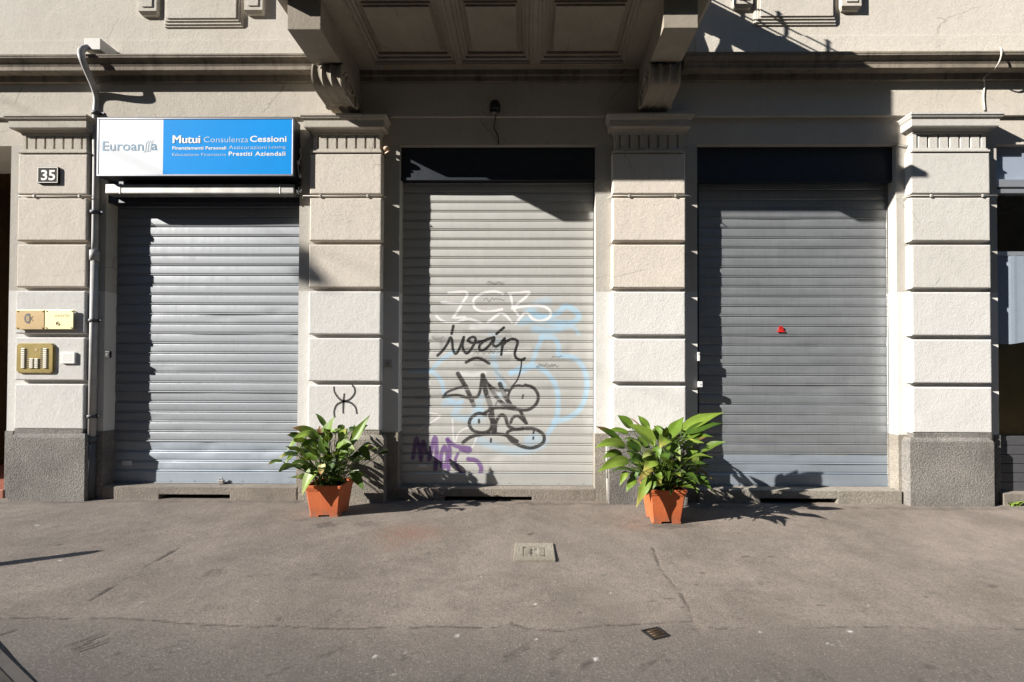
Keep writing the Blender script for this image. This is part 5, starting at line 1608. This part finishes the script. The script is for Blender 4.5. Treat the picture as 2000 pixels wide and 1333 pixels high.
corners = [G(1252, 1232), G(1285, 1225.5), G(1309, 1243), G(1277, 1250)]
cc = sum(corners, Vector()) / 4
ic2 = empty('valve_cover', cc, 'small worn iron valve cover set askew in the pavement near the picture bottom', 'valve cover')
q = MB()
for i in range(4):
    pA, pB = corners[i], corners[(i + 1) % 4]
    iA, iB = pA.lerp(cc, 0.16), pB.lerp(cc, 0.16)
    q.loft([[pA + Vector((0, 0, -0.03)), pB + Vector((0, 0, -0.03)), iB + Vector((0, 0, -0.03)), iA + Vector((0, 0, -0.03))], [pA + Vector((0, 0, 0.004)), pB + Vector((0, 0, 0.004)), iB + Vector((0, 0, 0.004)), iA + Vector((0, 0, 0.004))]])
q.build('frame', M['iron'], ic2)
q = MB()
q.lathe([(0.05, 0.002), (0.052, -0.004), (0.052, -0.03)][::-1], cc.x, cc.y, 20)
inner = [p.lerp(cc, 0.17) for p in corners]
q.loft([[p + Vector((0, 0, -0.03)) for p in inner], [p + Vector((0, 0, -0.008)) for p in inner]])
for k in range(3):
    d = (corners[1] - corners[0]).normalized() * 0.035; n_v = (corners[2] - corners[1]).normalized() * (0.02 * (k - 1))
    q.tube([cc + n_v - d + Vector((0, 0, 0.003)), cc + n_v + d + Vector((0, 0, 0.003))], 0.004, 6)
q.build('lid', M['rust_iron'], ic2)

# trough in the near left corner
TH = 0.007
c0 = G(-2, 1266, TH); c1_ = G(72, 1338, TH)
dv = (c1_ - c0).normalized(); nv = Vector((0, 0, 1)).cross(dv); 
if nv.x > 0: nv = -nv
A = c0 - dv * 0.05; B2 = c1_ + dv * 0.5
A = c0 - dv * 0.6
C = B2 + nv * 0.5; D = A + nv * 0.5
tcn = (A + B2 + C + D) / 4
tr_ = empty('planting_bed', (tcn.x, tcn.y, 0.0), 'low dark edging of a planted bed cut by the lower left corner of the picture', 'planting bed')
q = MB()
outer = [A, B2, C, D]; inn = [p.lerp(tcn, 0.20) for p in outer]
def lift(ps, z): return [Vector((p.x, p.y, z)) for p in ps]
for i in range(4):
    j = (i + 1) % 4
    q.loft([[lift(outer, 0.0)[i], lift(outer, 0.0)[j], lift(inn, 0.0)[j], lift(inn, 0.0)[i]], [lift(outer, TH)[i], lift(outer, TH)[j], lift(inn, TH)[j], lift(inn, TH)[i]]])
q.build('box', M['trough'], tr_)
q = MB(); q.loft([lift(inn, 0.001), lift(inn, 0.012)]); q.build('soil', M['soil'], tr_)
L = Leaves()
rq = random.Random(2)
for i in range(30):
    s = inn[0] + (inn[1] - inn[0]) * rq.random() + (inn[3] - inn[0]) * rq.uniform(0.1, 0.95)
    s = Vector((s.x, s.y, 0.01))
    a = rq.uniform(0, 6.28); hh = rq.uniform(0.03, 0.08)
    pts = [s + Vector((math.cos(a) * 0.05 * t * t, math.sin(a) * 0.05 * t * t, hh * t)) for t in np.linspace(0, 1, 5)]
    L.blade(pts, 0.012, Vector((0, -1, 0.3)), rq.choice(GREENS), None)
L.build('grass', tr_)

# weed at the right-hand step
L = Leaves()
wc = P(1982, 978, -0.09); wc.z = 0.0
we = empty('weed', wc, 'small green weed growing by the step at the right edge', 'weed')
for i in range(26):
    a = rq.uniform(0, 6.28); l = rq.uniform(0.04, 0.09)
    s = wc + Vector((rq.uniform(-0.05, 0.05), rq.uniform(-0.015, 0.02), 0))
    pts = [s + Vector((math.cos(a) * l * t, -abs(math.sin(a)) * l * 0.5 * t, l * 0.9 * t * (1.2 - 0.5 * t))) for t in np.linspace(0, 1, 5)]
    L.blade(pts, 0.022, Vector((0, -0.6, 0.8)), GREENS[3], None)
L.build('foliage', we)

# across the street, unseen: houses added to block low sky and shade the road
for xa, xb, hh, mm, lab in ((-70, -24.1, 13.6, 'house', 'low unseen house added across the street to shade the road, far left behind the camera'), (-24, -3.1, 24.0, 'house', 'unseen brown house added across the street to block low sky, behind the camera on the left'), (-3, 16, 26.0, 'house', 'tall unseen house added across the street to block low sky, straight behind the camera'),
                            (16.1, 50, 24.5, 'house', 'unseen brown house added across the street to block low sky, behind the camera on the right')):
    ob = empty('house', ((xa + xb) / 2, -15.0, 0.0), lab, 'house', 'unseen houses added across the street')
    MB().box(xa, xb, -25.0, -15.0, 0.0, hh).build('wall', M[mm], ob)
    MB().box(xa, xb, -15.0, -14.5, hh - 0.6, hh - 0.2).build('cornice', M['cornice'], ob)

# street furniture outside the picture whose shadows fall into it
tip = G(195, 1077)
bh = 1.05
gd2 = Vector((SUN.x, SUN.y, 0)) / SUN.z
bb_ = tip + gd2 * bh; bb_.z = 0
bo = empty('bollard', bb_, 'dark iron bollard on the pavement, outside the picture on the left', 'bollard')
q = MB(); q.lathe([(0.07, 0), (0.07, 0.12), (0.05, 0.15), (0.048, 0.95), (0.056, 0.96), (0.056, 0.98), (0.05, 1.0), (0.042, 1.03), (0.018, 1.05)], bb_.x, bb_.y, 14)
q.build('post', M['bollard'], bo)
q = MB(); q.lathe([(0.053, 0.80), (0.053, 0.86)], bb_.x, bb_.y, 14); q.build('band', M['alu'], bo)

lc_ = P(588, 518, -0.03) + SUN * 16.0
la = empty('street_lamp', lc_, 'street lamp hung on a wire over the street, outside the picture', 'street lamp')
q = MB(); q.lathe([(0.03, lc_.z + 0.22), (0.09, lc_.z + 0.18), (0.13, lc_.z + 0.05), (0.21, lc_.z - 0.06), (0.21, lc_.z - 0.11), (0.10, lc_.z - 0.13)], lc_.x, lc_.y, 18); q.build('shade', M['bollard'], la)
q = MB(); q.tube([(lc_.x - 3.0, 0.0, lc_.z + 1.2), (lc_.x, lc_.y, lc_.z + 0.24), (lc_.x + 2.0, -14.0, lc_.z + 1.3)], 0.006, 5); q.build('wire', M['iron'], la)
